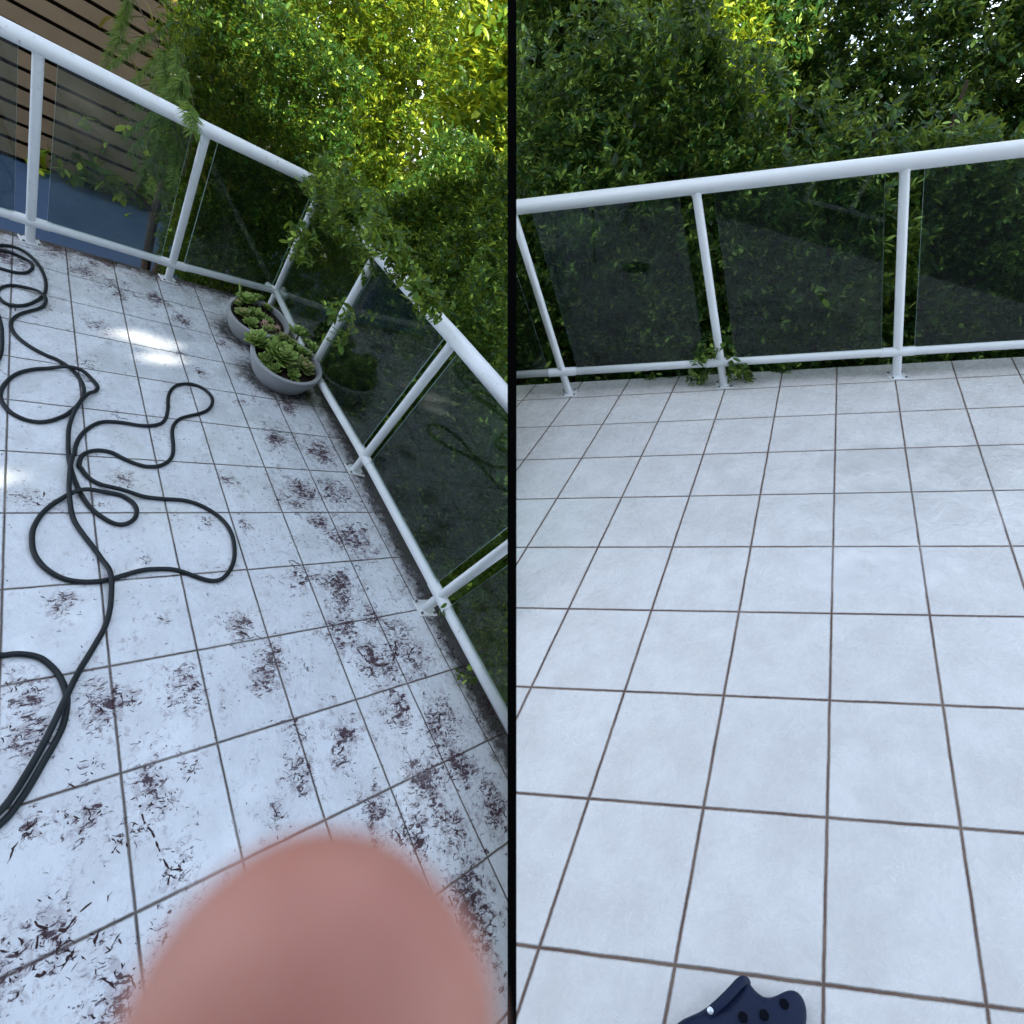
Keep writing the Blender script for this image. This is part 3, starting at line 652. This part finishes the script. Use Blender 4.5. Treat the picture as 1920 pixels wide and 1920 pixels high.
def strap_plant(base, crown_c, label, n, L, w, parent_name, material, tone, sgn, spreadr=.5, nseg=6, droopk=.9, cat='plant'):
    root = empty(parent_name, base, label, cat); V = []; F = []; T = []
    rr = np.random.default_rng(int(abs(crown_c[0]) * 997)); up = FL['n']
    for q in range(n):
        c = crown_c + rr.normal(0, spreadr, 3) * np.array([.5, .5, 1.0]); a = rr.uniform(0, 6.28)
        h = unit(np.cross(up, rr.normal(size=3))); d = unit(h * 1.0 + up * rr.uniform(-.1, .9)); ln = L * rr.uniform(.6, 1.2); p = c.copy(); ww = w * rr.uniform(.7, 1.2); s_ = unit(np.cross(d, up)); st = len(V); tn = np.clip(tone + rr.normal(0, .25), 0, 1)
        for m in range(nseg + 1):
            t = m / nseg; wi = ww * math.sin(math.pi * min(1, .15 + .85 * t)) ** .7 + .0006
            V += [p - s_ * wi / 2, p + s_ * wi / 2]; T += [tn, tn]
            p = p + d * ln / nseg; d = unit(d - up * droopk / nseg)
        F += [(st + 2 * m, st + 2 * m + 1, st + 2 * m + 3, st + 2 * m + 2) for m in range(nseg)]
    F = np.array(F).reshape(-1); mesh_np('foliage', np.array(V), F, np.full(len(F) // 4, 4), material, root, dict(tone=np.array(T)))
    return root
for (x, y, d_, n_, sp_, lab) in [(420, 60, 4.4, 380, .42, 'strappy drooping plant between the timber screen and the sunlit tree'), (385, 190, 4.0, 260, .34, 'low strappy plant with a few orange blades behind the handrail near the second left post')]:
    c = at(x, y, d_); r_ = strap_plant(c - FL['n'] * 1.0, c, lab, n_, .42, .022, 'strap_leaf_plant', M['strap'], .45, -1, sp_)
    b = MB(); b.tube([c - FL['n'] * 1.0, c - FL['n'] * .5 + FL['e1'] * .03, c + FL['n'] * .3], [.02, .02, .01], 10); b.build('stem', M['bark'], r_)
# feathery fronds in front of the timber screen
def feather(x0, y0, x1, y1, d_, k, root, drp=.12, V=None, F=None, T=None, size=.06):
    a, e = at(x0, y0, d_), at(x1, y1, d_ - .1); n = 26
    ax = unit(e - a); up = FL['n']; sd = unit(np.cross(ax, up))
    for q in range(n):
        t = q / (n - 1); p = a + (e - a) * t - up * drp * t * t
        for sg in (-1, 1):
            for m in range(k):
                d = unit(sd * sg + ax * .5 - up * RNG.uniform(.1, .9) + RNG.normal(0, .25, 3)); ln = size * (1 - .6 * abs(t - .4)) * RNG.uniform(.6, 1.2)
                s_ = unit(np.cross(d, RNG.normal(size=3))) * .0022; st = len(V)
                V += [p - s_, p + s_, p + d * ln * .6 + s_ * .8 - up * .01, p + d * ln - up * .02]; F += [st, st + 1, st + 2, st, st + 2, st + 3]; T += [RNG.uniform(.2, .8)] * 4
wr = empty('feathery_plant', at(345, 330, 3.25), 'wispy fern-like shrub growing in front of the slatted timber screen', 'plant')
V, F, T = [], [], []
for (x0, y0, x1, y1, d_) in [(245, -20, 225, 60, 3.3), (240, 10, 200, 100, 3.3), (290, 60, 215, 95, 3.2), (330, 90, 250, 130, 3.1), (345, 100, 265, 170, 3.1), (350, 130, 290, 190, 3.0), (330, 80, 340, 170, 3.1), (300, 90, 320, 160, 3.1), (350, 150, 300, 210, 3.0), (340, 180, 350, 120, 3.0),
                              (330, 200, 240, 225, 3.1), (320, 220, 250, 260, 3.1), (352, 190, 372, 212, 2.5), (340, 240, 270, 300, 3.2), (300, 250, 290, 330, 3.2), (340, 230, 330, 320, 3.2)]:
    feather(x0, y0, x1, y1, d_, 5, wr, .08, V, F, T)
mesh_np('fronds', np.array(V), F, np.full(len(F) // 3, 3), M['fern'], wr, dict(tone=np.array(T)))
b = MB()
st0 = at(345, 330, 3.25)
for (x, y, d_) in [(245, -20, 3.3), (290, 60, 3.2), (345, 100, 3.1), (350, 150, 3.0), (340, 240, 3.2), (300, 250, 3.2), (330, 200, 3.1)]:
    e = at(x, y, d_); mid = (st0 + e) / 2 + FL['n'] * .08 + RNG.normal(0, .03, 3); b.tube(spline([st0, mid, e], .05), .0028, 6)
b.build('stems', M['bark'], wr)
# ------------------------------------------------------------------ lower court and timber screen beyond the left rail
COURT_H = -1.0
scr_p = deck(FL, 87, 322, COURT_H)
def sc_pt(u, w, h): return scr_p + FL['e1'] * u + o_l * w + FL['n'] * h
b = MB(); a0 = deck(FL, 56, 453, COURT_H)
q = [sc_pt(-5, -4.2, 0), sc_pt(4, -4.2, 0), sc_pt(4, .6, 0), sc_pt(-5, .6, 0)]; q2 = [p - FL['n'] * .2 for p in q]
b.add(q + q2, [(0, 1, 2, 3), (7, 6, 5, 4), (0, 4, 5, 1), (1, 5, 6, 2), (2, 6, 7, 3), (3, 7, 4, 0)])
court = b.build('lower_paving', M['paving'], smooth=False, kind='structure')
fen = empty('timber_screen', sc_pt(-.5, 0, 0), 'slatted timber screen of wide brown boards at the top left', 'fence')
# right end of the screen in the picture
endp = on_plane(322, 90, scr_p, o_l); ue = (endp - scr_p) @ FL['e1']
b = MB(); PITCH, BH = .180, .140
for r_ in range(40):
    h = .05 + r_ * PITCH
    for (ua, ub) in ((-4.0, -1.7), (-1.7, ue)):
        c = sc_pt((ua + ub) / 2, random.uniform(-.002, .002), h + BH / 2 + random.uniform(-.002, .002))
        b.box(c, FL['e1'] * ((ub - ua) / 2 - .003), o_l * .010, FL['n'] * BH / 2)
b.build('slats', M['wood'], fen, smooth=False)
b = MB(); b.box(sc_pt((-4 + ue) / 2, .12, 2.5), FL['e1'] * ((ue + 4) / 2 - .02), o_l * .012, FL['n'] * 2.5); b.build('gap_shade_sheet', M['wood_dark'], fen, smooth=False)  # added dark sheet that gives the slat gaps their shade
for u in (-4, -2.85, -1.7, -.6, ue - .06):
    b = MB(); b.box(sc_pt(u, .05, 1.9), FL['e1'] * .03, o_l * .035, FL['n'] * 1.92); b.build('post', M['wood_dark'], fen, smooth=False)
# ------------------------------------------------------------------ planters
def planter(x, y, R_, H_, label, tilt_ax=None):
    c = deck(FL, x, y); up = FL['U'] * .65 + FL['n'] * .35; up = unit(up)
    root = empty('planter', c, label, 'planter', 'round concrete planters on the stained terrace'); b = MB()
    prof = [(.0001, .003), (R_ * .50, .003), (R_ * .62, .018), (R_ * .80, H_ * .35), (R_ * .93, H_ * .68), (R_ * .995, H_ * .93), (R_, H_), (R_ * .985, H_ + .004), (R_ * .90, H_ + .004), (R_ * .885, H_), (R_ * .86, H_ * .80)]
    b.lathe(c, up, prof, 56); b.build('bowl', M['concrete'], root)
    b = MB(); b.lathe(c, up, [(R_ * .872, H_ * .83), (R_ * .6, H_ * .86), (R_ * .3, H_ * .84), (.0001, H_ * .87)], 40); b.build('soil', M['soil'], root)
    return c, up
BOWL = [planter(520, 716, .212, .19, 'front grey concrete bowl planter crowded with green rosettes'), planter(470, 634, .195, .18, 'rear grey concrete bowl planter half filled with succulents')]
def rosette(c, up, r, n, seed):
    """fleshy spoon-shaped leaves in a spiral, outer ones open, inner ones upright"""
    rr = random.Random(seed); V, F, T = [], [], []; up = unit(up); a = unit(np.cross(up, [.2, .9, .1])); b_ = np.cross(up, a)
    for q in range(n):
        t = q / (n - 1); an = q * 2.39996 + rr.uniform(-.12, .12); h = math.cos(an) * a + math.sin(an) * b_
        ln = r * (1.0 - .62 * t) * rr.uniform(.88, 1.1); el = .15 + 1.1 * t + rr.uniform(-.08, .08)
        d = h * math.cos(el) + up * math.sin(el); nn = -h * math.sin(el) + up * math.cos(el); s_ = np.cross(d, nn); w = ln * .30
        base = c + up * (r * .22 * t) + h * r * .03; st = len(V)
        for (x, wd_, z, th) in [(0, .30, 0, .05), (.35, .62, -.02, .09), (.70, 1.0, .03, .08), (.90, .75, .10, .05)]:
            p = base + d * x * ln + nn * z * ln
            V += [p - s_ * w * wd_ + nn * .03 * ln, p + nn * (th * ln * .35), p + s_ * w * wd_ + nn * .03 * ln, p - nn * th * ln]; T += [.25 + .35 * x + .2 * t] * 4
        V.append(base + d * ln * 1.03 + nn * ln * .17); T.append(1.0 if rr.random() < .8 else .6)
        for k in range(3):
            A, B = st + 4 * k, st + 4 * k + 4
            F += [(A, A + 1, B + 1, B), (A + 1, A + 2, B + 2, B + 1), (A + 2, A + 3, B + 3, B + 2), (A + 3, A, B, B + 3)]
        A = st + 12; e = st + 16; F += [(A, A + 1, e), (A + 1, A + 2, e), (A + 2, A + 3, e), (A + 3, A, e)]
    return V, F, T
def add_rosette(x, y, bowl, dh, r, n, label, seed, grp):
    cb, up = BOWL[bowl]; p = on_plane(x, y, cb + up * (.165 + dh), up)
    c = cb + up * .145; rad = p - cb; rad = rad - up * (rad @ up); tip = unit(up * 1.0 + rad * 2.4 + RNG.normal(0, .12, 3))
    root = empty('succulent', p - tip * (.02 + dh), label, 'succulent', grp)
    r *= 1.8; V, F, T = rosette(p, tip, r, n, seed)
    ff = [i for f in F for i in f]; mesh_np('rosette', np.array(V), ff, [len(f) for f in F], M['suc_red'] if seed % 4 == 1 else M['suc'], root, dict(tone=np.array(T)))
    b = MB(); b.tube([p - tip * (.03 + dh), p + tip * .005], [.008, .006], 8); b.build('stem', M['bark'], root)
g1, g2 = 'succulent rosettes in the front planter', 'succulent rosettes in the rear planter'
for k, (x, y, dh, r, n, lab) in enumerate([
    (523, 668, .035, .062, 46, 'largest pale green rosette in the middle of the front planter'), (483, 640, .03, .045, 34, 'orange-edged rosette at the upper left rim of the front planter'),
    (497, 652, .01, .036, 28, 'small yellow-green rosette just below the orange-edged one'), (567, 690, .015, .048, 38, 'rosette at the lower rim of the front planter beside the railing'),
    (560, 628, .02, .046, 36, 'dark-centred rosette at the top right of the front planter'), (590, 660, .015, .044, 34, 'rosette overhanging the right rim of the front planter'),
    (545, 648, .005, .036, 28, 'small rosette between the largest one and the top right one'), (505, 620, .03, .032, 26, 'small rosette under the dried flowers of the front planter'),
    (548, 706, .0, .030, 24, 'tiny rosette low at the front rim of the front planter'), (575, 668, .0, .034, 28, 'rosette tucked inside the right side of the front planter'), (500, 678, .0, .034, 28, 'rosette low at the left inner rim of the front planter'), (530, 636, .02, .034, 28, 'rosette behind the largest one in the front planter'), (598, 682, .005, .022, 20, 'tiny rosette at the far right rim of the front planter'),
    (515, 695, .0, .030, 26, 'rosette at the lower left inside of the front planter under the largest one'), (560, 660, .02, .036, 28, 'rosette at the centre right of the front planter'), (543, 688, .015, .034, 28, 'rosette squeezed between the largest one and the lower rim of the front planter'), (515, 640, .015, .032, 26, 'rosette left of the largest one below the dried flowers'), (575, 645, .01, .030, 24, 'rosette between the two at the upper right rim of the front planter')]):
    add_rosette(x, y, 0, dh, r, n, lab, 50 + k, g1)
for k, (x, y, dh, r, n, lab) in enumerate([(462, 566, .02, .046, 38, 'biggest rosette in the rear planter'), (455, 590, .0, .034, 28, 'rosette at the left rim of the rear planter'), (478, 592, .0, .038, 30, 'rosette between the biggest one and the front planter'),
    (484, 562, .015, .032, 26, 'rosette behind the biggest one in the rear planter'), (500, 606, -.01, .034, 26, 'low rosette near the middle of the rear planter'), (447, 572, .0, .03, 24, 'small rosette left of the biggest one in the rear planter'), (470, 608, .0, .032, 26, 'rosette at the front rim of the rear planter'), (500, 580, .0, .03, 24, 'rosette on the far side of the rear planter')]):
    add_rosette(x, y, 1, dh, r, n, lab, 80 + k, g2)
# flower stalks
cb, up = BOWL[1]; p = at(450, 560, 0); q0 = on_plane(450, 558, cb + up * .17, up); q1 = q0 + FL['U'] * .0 + unit(at(449, 520, 2.0) - at(450, 558, 2.0)) * .10
fs = empty('flower_stalk', q0, 'single upright green flower stalk in the rear planter', 'flower stalk')
b = MB(); b.tube([q0, (q0 + q1) / 2, q1], [.005, .0065, .005], 8)
for k in range(16):
    t = .35 + .65 * k / 16; c = q0 + (q1 - q0) * t; h = unit(np.cross(up, RNG.normal(size=3))); b.tube([c, c + h * .012 + up * .006], [.004, .001], 5)
m_ = b.build('stalk', M['suc'], fs); a_ = m_.data.attributes.new('tone', 'FLOAT', 'POINT'); a_.data.foreach_set('value', np.full(len(m_.data.vertices), .7, np.float32))
cb, up = BOWL[0]
for k, (x, y, dx, dy) in enumerate([(495, 620, 2, -22), (512, 628, 8, -14)]):
    q0 = on_plane(x, y, cb + up * .19, up); q1 = q0 + unit(at(x + dx, y + dy, 2.0) - at(x, y, 2.0)) * .05
    fr = empty('dried_flower', q0, ['dried pinkish flower head at the back of the front planter', 'dried pinkish flower head nearer the middle of the front planter'][k], 'flower')
    b = MB(); b.tube([q0, q1], [.002, .0015], 6); b.build('stem', M['bark'], fs if 0 else fr)
    b = MB()
    for m in range(60):
        c = q1 + RNG.normal(0, .009, 3); d = unit(RNG.normal(size=3)); b.tube([c, c + d * .010], [.0028, .0004], 5)
    b.build('petals', M['flower'], fr)
# ------------------------------------------------------------------ hose
def c3(l): return [(x / 4, 400 + y / 4) for x, y in l]
def c5(l): return [(x / 4, 860 + y / 4) for x, y in l]
def c7(l): return [(x / 3.3107, 1340 + y / 3.3107) for x, y in l]
H1 = c7([(-700, 1100), (-350, 960), (0, 690), (110, 560), (190, 440), (270, 300), (340, 180), (390, 70)]) + c5([(498, 1850), (488, 1760), (450, 1660), (390, 1580), (300, 1510), (200, 1484), (100, 1480), (0, 1490)]) + [(-60, 1225), (-110, 1120), (-90, 900), (-30, 720)] \
    + c3([(-20, 1120), (9, 1040), (12, 930), (6, 850), (-30, 740), (-110, 600), (-120, 470), (-50, 418), (0, 425), (100, 452), (190, 457), (240, 425), (235, 385), (170, 345), (80, 305), (0, 287), (-110, 272), (-170, 262), (-120, 245), (0, 250), (100, 262), (200, 310), (290, 400), (337, 500), (340, 590), (310, 640), (230, 688), (150, 705), (60, 696), (0, 655), (-22, 610), (0, 575), (60, 554), (130, 556), (220, 582), (290, 622), (335, 665), (335, 695), (290, 725), (220, 745), (140, 772), (85, 820), (88, 880), (130, 940), (220, 1010), (330, 1070), (430, 1112), (520, 1170), (585, 1235), (622, 1310), (622, 1380), (580, 1450), (530, 1495), (470, 1535), (370, 1570), (280, 1578), (180, 1558), (80, 1508), (20, 1440), (0, 1375), (30, 1300), (110, 1225), (220, 1188), (350, 1176), (480, 1180), (560, 1195), (620, 1215), (690, 1262), (728, 1310), (710, 1350), (650, 1390), (600, 1440), (545, 1530), (515, 1620), (508, 1740)]) \
    + c5([(512, 0), (528, 80), (560, 180), (610, 290), (680, 385), (760, 450), (850, 498), (930, 505), (1000, 468), (1022, 410), (1000, 350), (930, 300), (850, 275), (700, 266), (600, 272), (500, 300), (400, 350), (310, 430), (250, 530), (237, 620), (252, 720), (310, 810), (400, 880), (500, 922), (620, 938), (740, 933), (830, 915), (950, 880), (1060, 850), (1170, 840), (1290, 843), (1380, 865), (1460, 895), (1560, 925), (1640, 922), (1700, 875), (1745, 790), (1755, 690), (1738, 590), (1690, 500), (1610, 425), (1500, 362), (1380, 325), (1200, 312), (1020, 292), (880, 262), (760, 215), (660, 155), (605, 85)]) \
    + c3([(590, 1900), (610, 1835), (660, 1802), (740, 1790), (830, 1805), (920, 1850), (1000, 1885), (1090, 1910), (1180, 1908), (1250, 1878), (1290, 1825), (1296, 1750), (1288, 1660), (1300, 1600), (1350, 1550), (1430, 1527), (1500, 1510), (1560, 1480), (1590, 1430), (1580, 1380), (1530, 1330), (1460, 1297), (1390, 1288), (1320, 1302), (1275, 1345), (1258, 1400), (1255, 1480), (1240, 1548), (1200, 1588), (1120, 1605), (1030, 1600), (920, 1582), (800, 1574), (720, 1590), (640, 1640), (590, 1700), (562, 1770), (548, 1850)]) \
    + c5([(538, 10), (520, 90), (512, 180), (510, 300), (525, 390), (560, 490), (620, 580), (690, 670), (750, 755), (798, 840), (822, 930), (828, 1060), (815, 1170), (780, 1280), (720, 1390), (660, 1490), (600, 1590), (550, 1690), (500, 1795)]) + c7([(350, 30), (300, 130), (230, 260), (150, 400), (80, 520), (-20, 640), (-350, 900), (-650, 1080)])
RH = .0080
pts = np.array(spline([deck(FL, x, y) for x, y in H1], .008))
# even spacing, light smoothing, and a lift where it crosses itself
sgl = np.linalg.norm(np.diff(pts, axis=0), axis=1); s_ = np.concatenate([[0], np.cumsum(sgl)]); ns = int(s_[-1] / .008)
ss = np.linspace(0, s_[-1], ns); pts = np.column_stack([np.interp(ss, s_, pts[:, k]) for k in range(3)])
lift = np.zeros(ns)
for i in range(ns):
    j = np.arange(0, max(0, i - 18))
    if len(j) and np.linalg.norm(pts[j] - pts[i], axis=1).min() < RH * 2.0: lift[i] = 1
kern = np.hanning(21); kern /= kern.max()
lf = np.zeros(ns)
for i in np.nonzero(lift)[0]:
    a, e = max(0, i - 10), min(ns, i + 11); lf[a:e] = np.maximum(lf[a:e], kern[a - i + 10:e - i + 10])
lf = np.convolve(lf, np.ones(7) / 7, 'same')
P = pts + FL['n'] * (RH + .0005 + lf * RH * 2.0)[:, None]
b = MB(); b.tube(list(P), RH, 12); b.build('garden_hose', M['hose'], label='black rubber hose lying in loops over the stained tiles', cat='hose')
# ------------------------------------------------------------------ crusts of dirt on the stained tiles: far too many to count
b = MB(); rr = random.Random(5)
def fleck_path(c, L_, w):
    a = rr.uniform(0, 6.28); p = c.copy(); P_ = []; h = FL['e1'] * math.cos(a) + FL['e2'] * math.sin(a); n = max(3, int(L_ / .006))
    for k in range(n + 1):
        P_.append(p.copy()); a += rr.gauss(0, .4); h = FL['e1'] * math.cos(a) + FL['e2'] * math.sin(a); p = p + h * (L_ / n) * rr.uniform(.6, 1.3)
    ws = [w * rr.uniform(.25, 1.3) * math.sin(math.pi * (k + .4) / (n + .8)) for k in range(n + 1)]
    vs = []
    for k in range(n + 1):
        t = unit(P_[min(k + 1, n)] - P_[max(k - 1, 0)]); s2 = np.cross(FL['n'], t)
        z = FL['n'] * .0008; zz = FL['n'] * (.0012 + ws[k] * .25)
        vs += [P_[k] - s2 * ws[k] + z * .3, P_[k] + zz + s2 * ws[k] * rr.uniform(-.3, .3), P_[k] + s2 * ws[k] + z * .3]
    b.add(vs, [(3 * k + i, 3 * k + 3 + i, 3 * k + 4 + i, 3 * k + 1 + i) for k in range(n) for i in (0, 1)])
for (x, y, r) in STAINS:
    c0 = deck(FL, x, y)
    for k in range(int(42 * (r / .3))):
        c = c0 + FL['e1'] * rr.gauss(0, r * .13) + FL['e2'] * rr.gauss(0, r * .13)
        if side(c) > -.02 or rr.random() < .2: continue
        big = rr.random() < .05
        fleck_path(c, rr.uniform(.02, .06) if big else rr.uniform(.004, .02), rr.uniform(.0015, .0035) if big else rr.uniform(.0008, .0024))
for k in range(1700):
    i, j = rr.uniform(-.5, 6.9), rr.uniform(-7, 6)
    if rr.random() > .45 + .09 * max(0, i): continue
    c = tile(FL, i, j)
    if side(c) > -.02 or any((c - p0) @ nn > -.02 for p0, nn in cutsL): continue
    fleck_path(c, rr.uniform(.003, .014), rr.uniform(.0006, .0018))
for (x0, y0, x1, y1) in [(60, 440, 315, 520), (315, 520, 470, 565), (660, 870, 800, 1130), (800, 1140, 945, 1370), (620, 760, 680, 870)]:
    for k in range(110):
        t = rr.random(); c = deck(FL, x0 + (x1 - x0) * t + rr.gauss(0, 7), y0 + (y1 - y0) * t + rr.gauss(0, 7))
        if side(c) > -.02 or any((c - p0) @ nn > -.01 for p0, nn in cutsL): continue
        fleck_path(c, rr.uniform(.008, .03), rr.uniform(.0015, .0045))
for (xs, w) in [([(262, 1510), (272, 1545), (285, 1560), (297, 1590), (312, 1622), (320, 1632)], .003), ([(320, 1632), (335, 1630), (355, 1635)], .003), ([(322, 1632), (316, 1650), (315, 1660)], .002), ([(62, 1710), (70, 1735), (100, 1742), (125, 1745)], .004), ([(72, 1745), (70, 1765), (68, 1780)], .004), ([(125, 1742), (150, 1710), (172, 1692)], .003), ([(30, 1785), (38, 1795)], .0045),
                ([(740, 1200), (742, 1220), (735, 1240), (715, 1248), (690, 1240), (668, 1215)], .004), ([(60, 1825), (75, 1830), (85, 1822)], .005), ([(765, 1235), (772, 1218), (782, 1212)], .004), ([(830, 1660), (850, 1700), (862, 1745), (880, 1770)], .003), ([(812, 1515), (830, 1535), (845, 1552), (865, 1560)], .0025), ([(620, 1090), (632, 1082), (645, 1100)], .003), ([(650, 990), (670, 980), (690, 985)], .0035)]:
    PP = spline([deck(FL, x, y) for x, y in xs], .008); vs = []
    for k, p in enumerate(PP):
        t = unit(PP[min(k + 1, len(PP) - 1)] - PP[max(k - 1, 0)]); s2 = np.cross(FL['n'], t); w_ = w * rr.uniform(.3, 1.15)
        vs += [p - s2 * w_, p + FL['n'] * (.001 + w_ * .3), p + s2 * w_ + FL['n'] * .0002]
    b.add(vs, [(3 * k + i, 3 * k + 3 + i, 3 * k + 4 + i, 3 * k + 1 + i) for k in range(len(PP) - 1) if math.sin(k * 1.3 + len(PP)) > -.45 for i in (0, 1)])
b.build('dirt_flakes', M['litter'], smooth=False, kind='stuff', label='dark crusts and flakes of dirt scattered over the unwashed tiles', cat='dirt')
# ------------------------------------------------------------------ clog on the clean tiles
def cz(x, y): return 1240 + x / 6.4, 1740 + y / 6.4
clog = empty('clog', deck(FR, 1390, 1960), 'navy blue foam clog with its heel strap folded forward at the bottom edge', 'shoe')
outl = [cz(*q) for q in [(150, 1152), (300, 1090), (460, 1020), (560, 945), (640, 870), (740, 800), (860, 690), (940, 640), (1010, 640), (1060, 720), (1120, 790), (1200, 850), (1260, 862), (1330, 858), (1420, 820), (1500, 775), (1570, 762), (1640, 790), (1700, 860), (1735, 960), (1745, 1080), (1730, 1200), (1690, 1330)]] + [(1495, 1985), (1470, 2020), (1420, 2040), (1350, 2040), (1290, 2015), (1245, 1965)]
HC = .075
ring0 = np.array([deck(FR, x, y, HC * .45) for x, y in outl])
cen = ring0.mean(0)
b = MB(); n = len(ring0); vs = []
for (sc_, h) in [(.90, -HC * .45), (.97, -HC * .40), (.985, -HC * .2), (1.0, 0), (.985, HC * .18), (.95, HC * .33), (.88, HC * .45), (.75, HC * .55), (.5, HC * .62), (.2, HC * .66)]:
    vs += [cen + (p - cen) * sc_ + FR['n'] * h for p in ring0]
vs.append(cen + FR['n'] * HC * .66)
fs_ = [(r_ * n + k, r_ * n + (k + 1) % n, (r_ + 1) * n + (k + 1) % n, (r_ + 1) * n + k) for r_ in range(9) for k in range(n)] + [(9 * n + k, 9 * n + (k + 1) % n, 10 * n) for k in range(n)] + [tuple(reversed(range(n)))]
b.add(vs, fs_); body = b.build('upper', M['clog'], clog)
sm = body.modifiers.new('s', 'SUBSURF'); sm.levels = 1; sm.render_levels = 2
b = MB(); st_p = [deck(FR, *cz(x, y), HC * hh) for x, y, hh in [(560, 1060, 1.0), (620, 985, 1.12), (720, 890, 1.2), (840, 770, 1.2), (930, 670, 1.15), (990, 630, 1.0), (1035, 650, .8), (1050, 690, .55)]]
sp_ = spline(st_p, .006)
for k in range(len(sp_) - 1):
    pass
vs = []
for k, p in enumerate(sp_):
    t = unit(sp_[min(k + 1, len(sp_) - 1)] - sp_[max(k - 1, 0)]); s2 = unit(np.cross(FR['n'], t)); u_ = np.cross(t, s2)
    for (a_, c_) in [(-1, -.5), (-1, .5), (-.75, .8), (.75, .8), (1, .5), (1, -.5), (.75, -.8), (-.75, -.8)]: vs.append(p + s2 * a_ * .0085 + u_ * c_ * .004)
m8 = len(sp_); b.add(vs, [(k * 8 + i, k * 8 + (i + 1) % 8, (k + 1) * 8 + (i + 1) % 8, (k + 1) * 8 + i) for k in range(m8 - 1) for i in range(8)] + [tuple(reversed(range(8))), tuple((m8 - 1) * 8 + i for i in range(8))])
strap = b.build('heel_strap', M['clog'], clog)
b = MB(); c = deck(FR, *cz(585, 995), HC * 1.13) + FR['n'] * .003; vd = unit(CAM - c); b.lathe(c, vd, [(.0001, .0050), (.0045, .0048), (.0062, .0036), (.0064, .0)], 20); b.build('rivet', M['rivet'], strap)
for (x, y, hh_) in [(978, 1075, 1.10), (1232, 1048, 1.10), (1472, 915, 1.0)]:
    c = deck(FR, *cz(x, y), HC * hh_) + FR['n'] * .004; b = MB(); vd = unit(CAM - c); b.lathe(c + vd * .0, vd, [(.0001, .0068), (.0050, .0068), (.0070, .0074), (.0082, .0062), (.0090, .000)], 20)
    b.build('vent_hole_disc', M['hole'], clog)  # raised near-black disc drawn for the dark inside of a hole
# ------------------------------------------------------------------ fingertip over the lens
def cpt(x, y, d): return at(x, y, d)
b = MB(); D0 = .040
ctrl = [(548, 1655, 40, 0), (547, 1668, 100, 0), (546, 1696, 160, 0), (545, 1745, 226, 0), (542, 1805, 284, 0), (538, 1870, 330, 0), (538, 1945, 374, 0), (536, 2050, 402, 0), (530, 2300, 405, 0), (550, 2700, 410, .004), (570, 3400, 420, .010), (590, 4300, 430, .02)]
n = 32; vs = []
ax_r = c2w([1, 0, 0]); 
for (x, y, r_, dd) in ctrl:
    c = at(x, y, D0 + dd); rm = r_ / F_PX * D0
    ddir = c2w([0, 0, -1]) * .8
    for k in range(n):
        a = k * 2 * math.pi / n; vs.append(c + ax_r * rm * math.cos(a) + c2w([0, -.15, -.80]) * rm * math.sin(a) + c2w([0, 0, -1]) * .006)
m_ = len(ctrl); fs_ = [(i * n + k, i * n + (k + 1) % n, (i + 1) * n + (k + 1) % n, (i + 1) * n + k) for i in range(m_ - 1) for k in range(n)] + [tuple(reversed(range(n))), tuple((m_ - 1) * n + k for k in range(n))]
b.add(vs, fs_)
fg = b.build('finger', M['skin'], label='out of focus pink fingertip covering the bottom of the left half', cat='finger')
sm = fg.modifiers.new('s', 'SUBSURF'); sm.levels = 1; sm.render_levels = 2
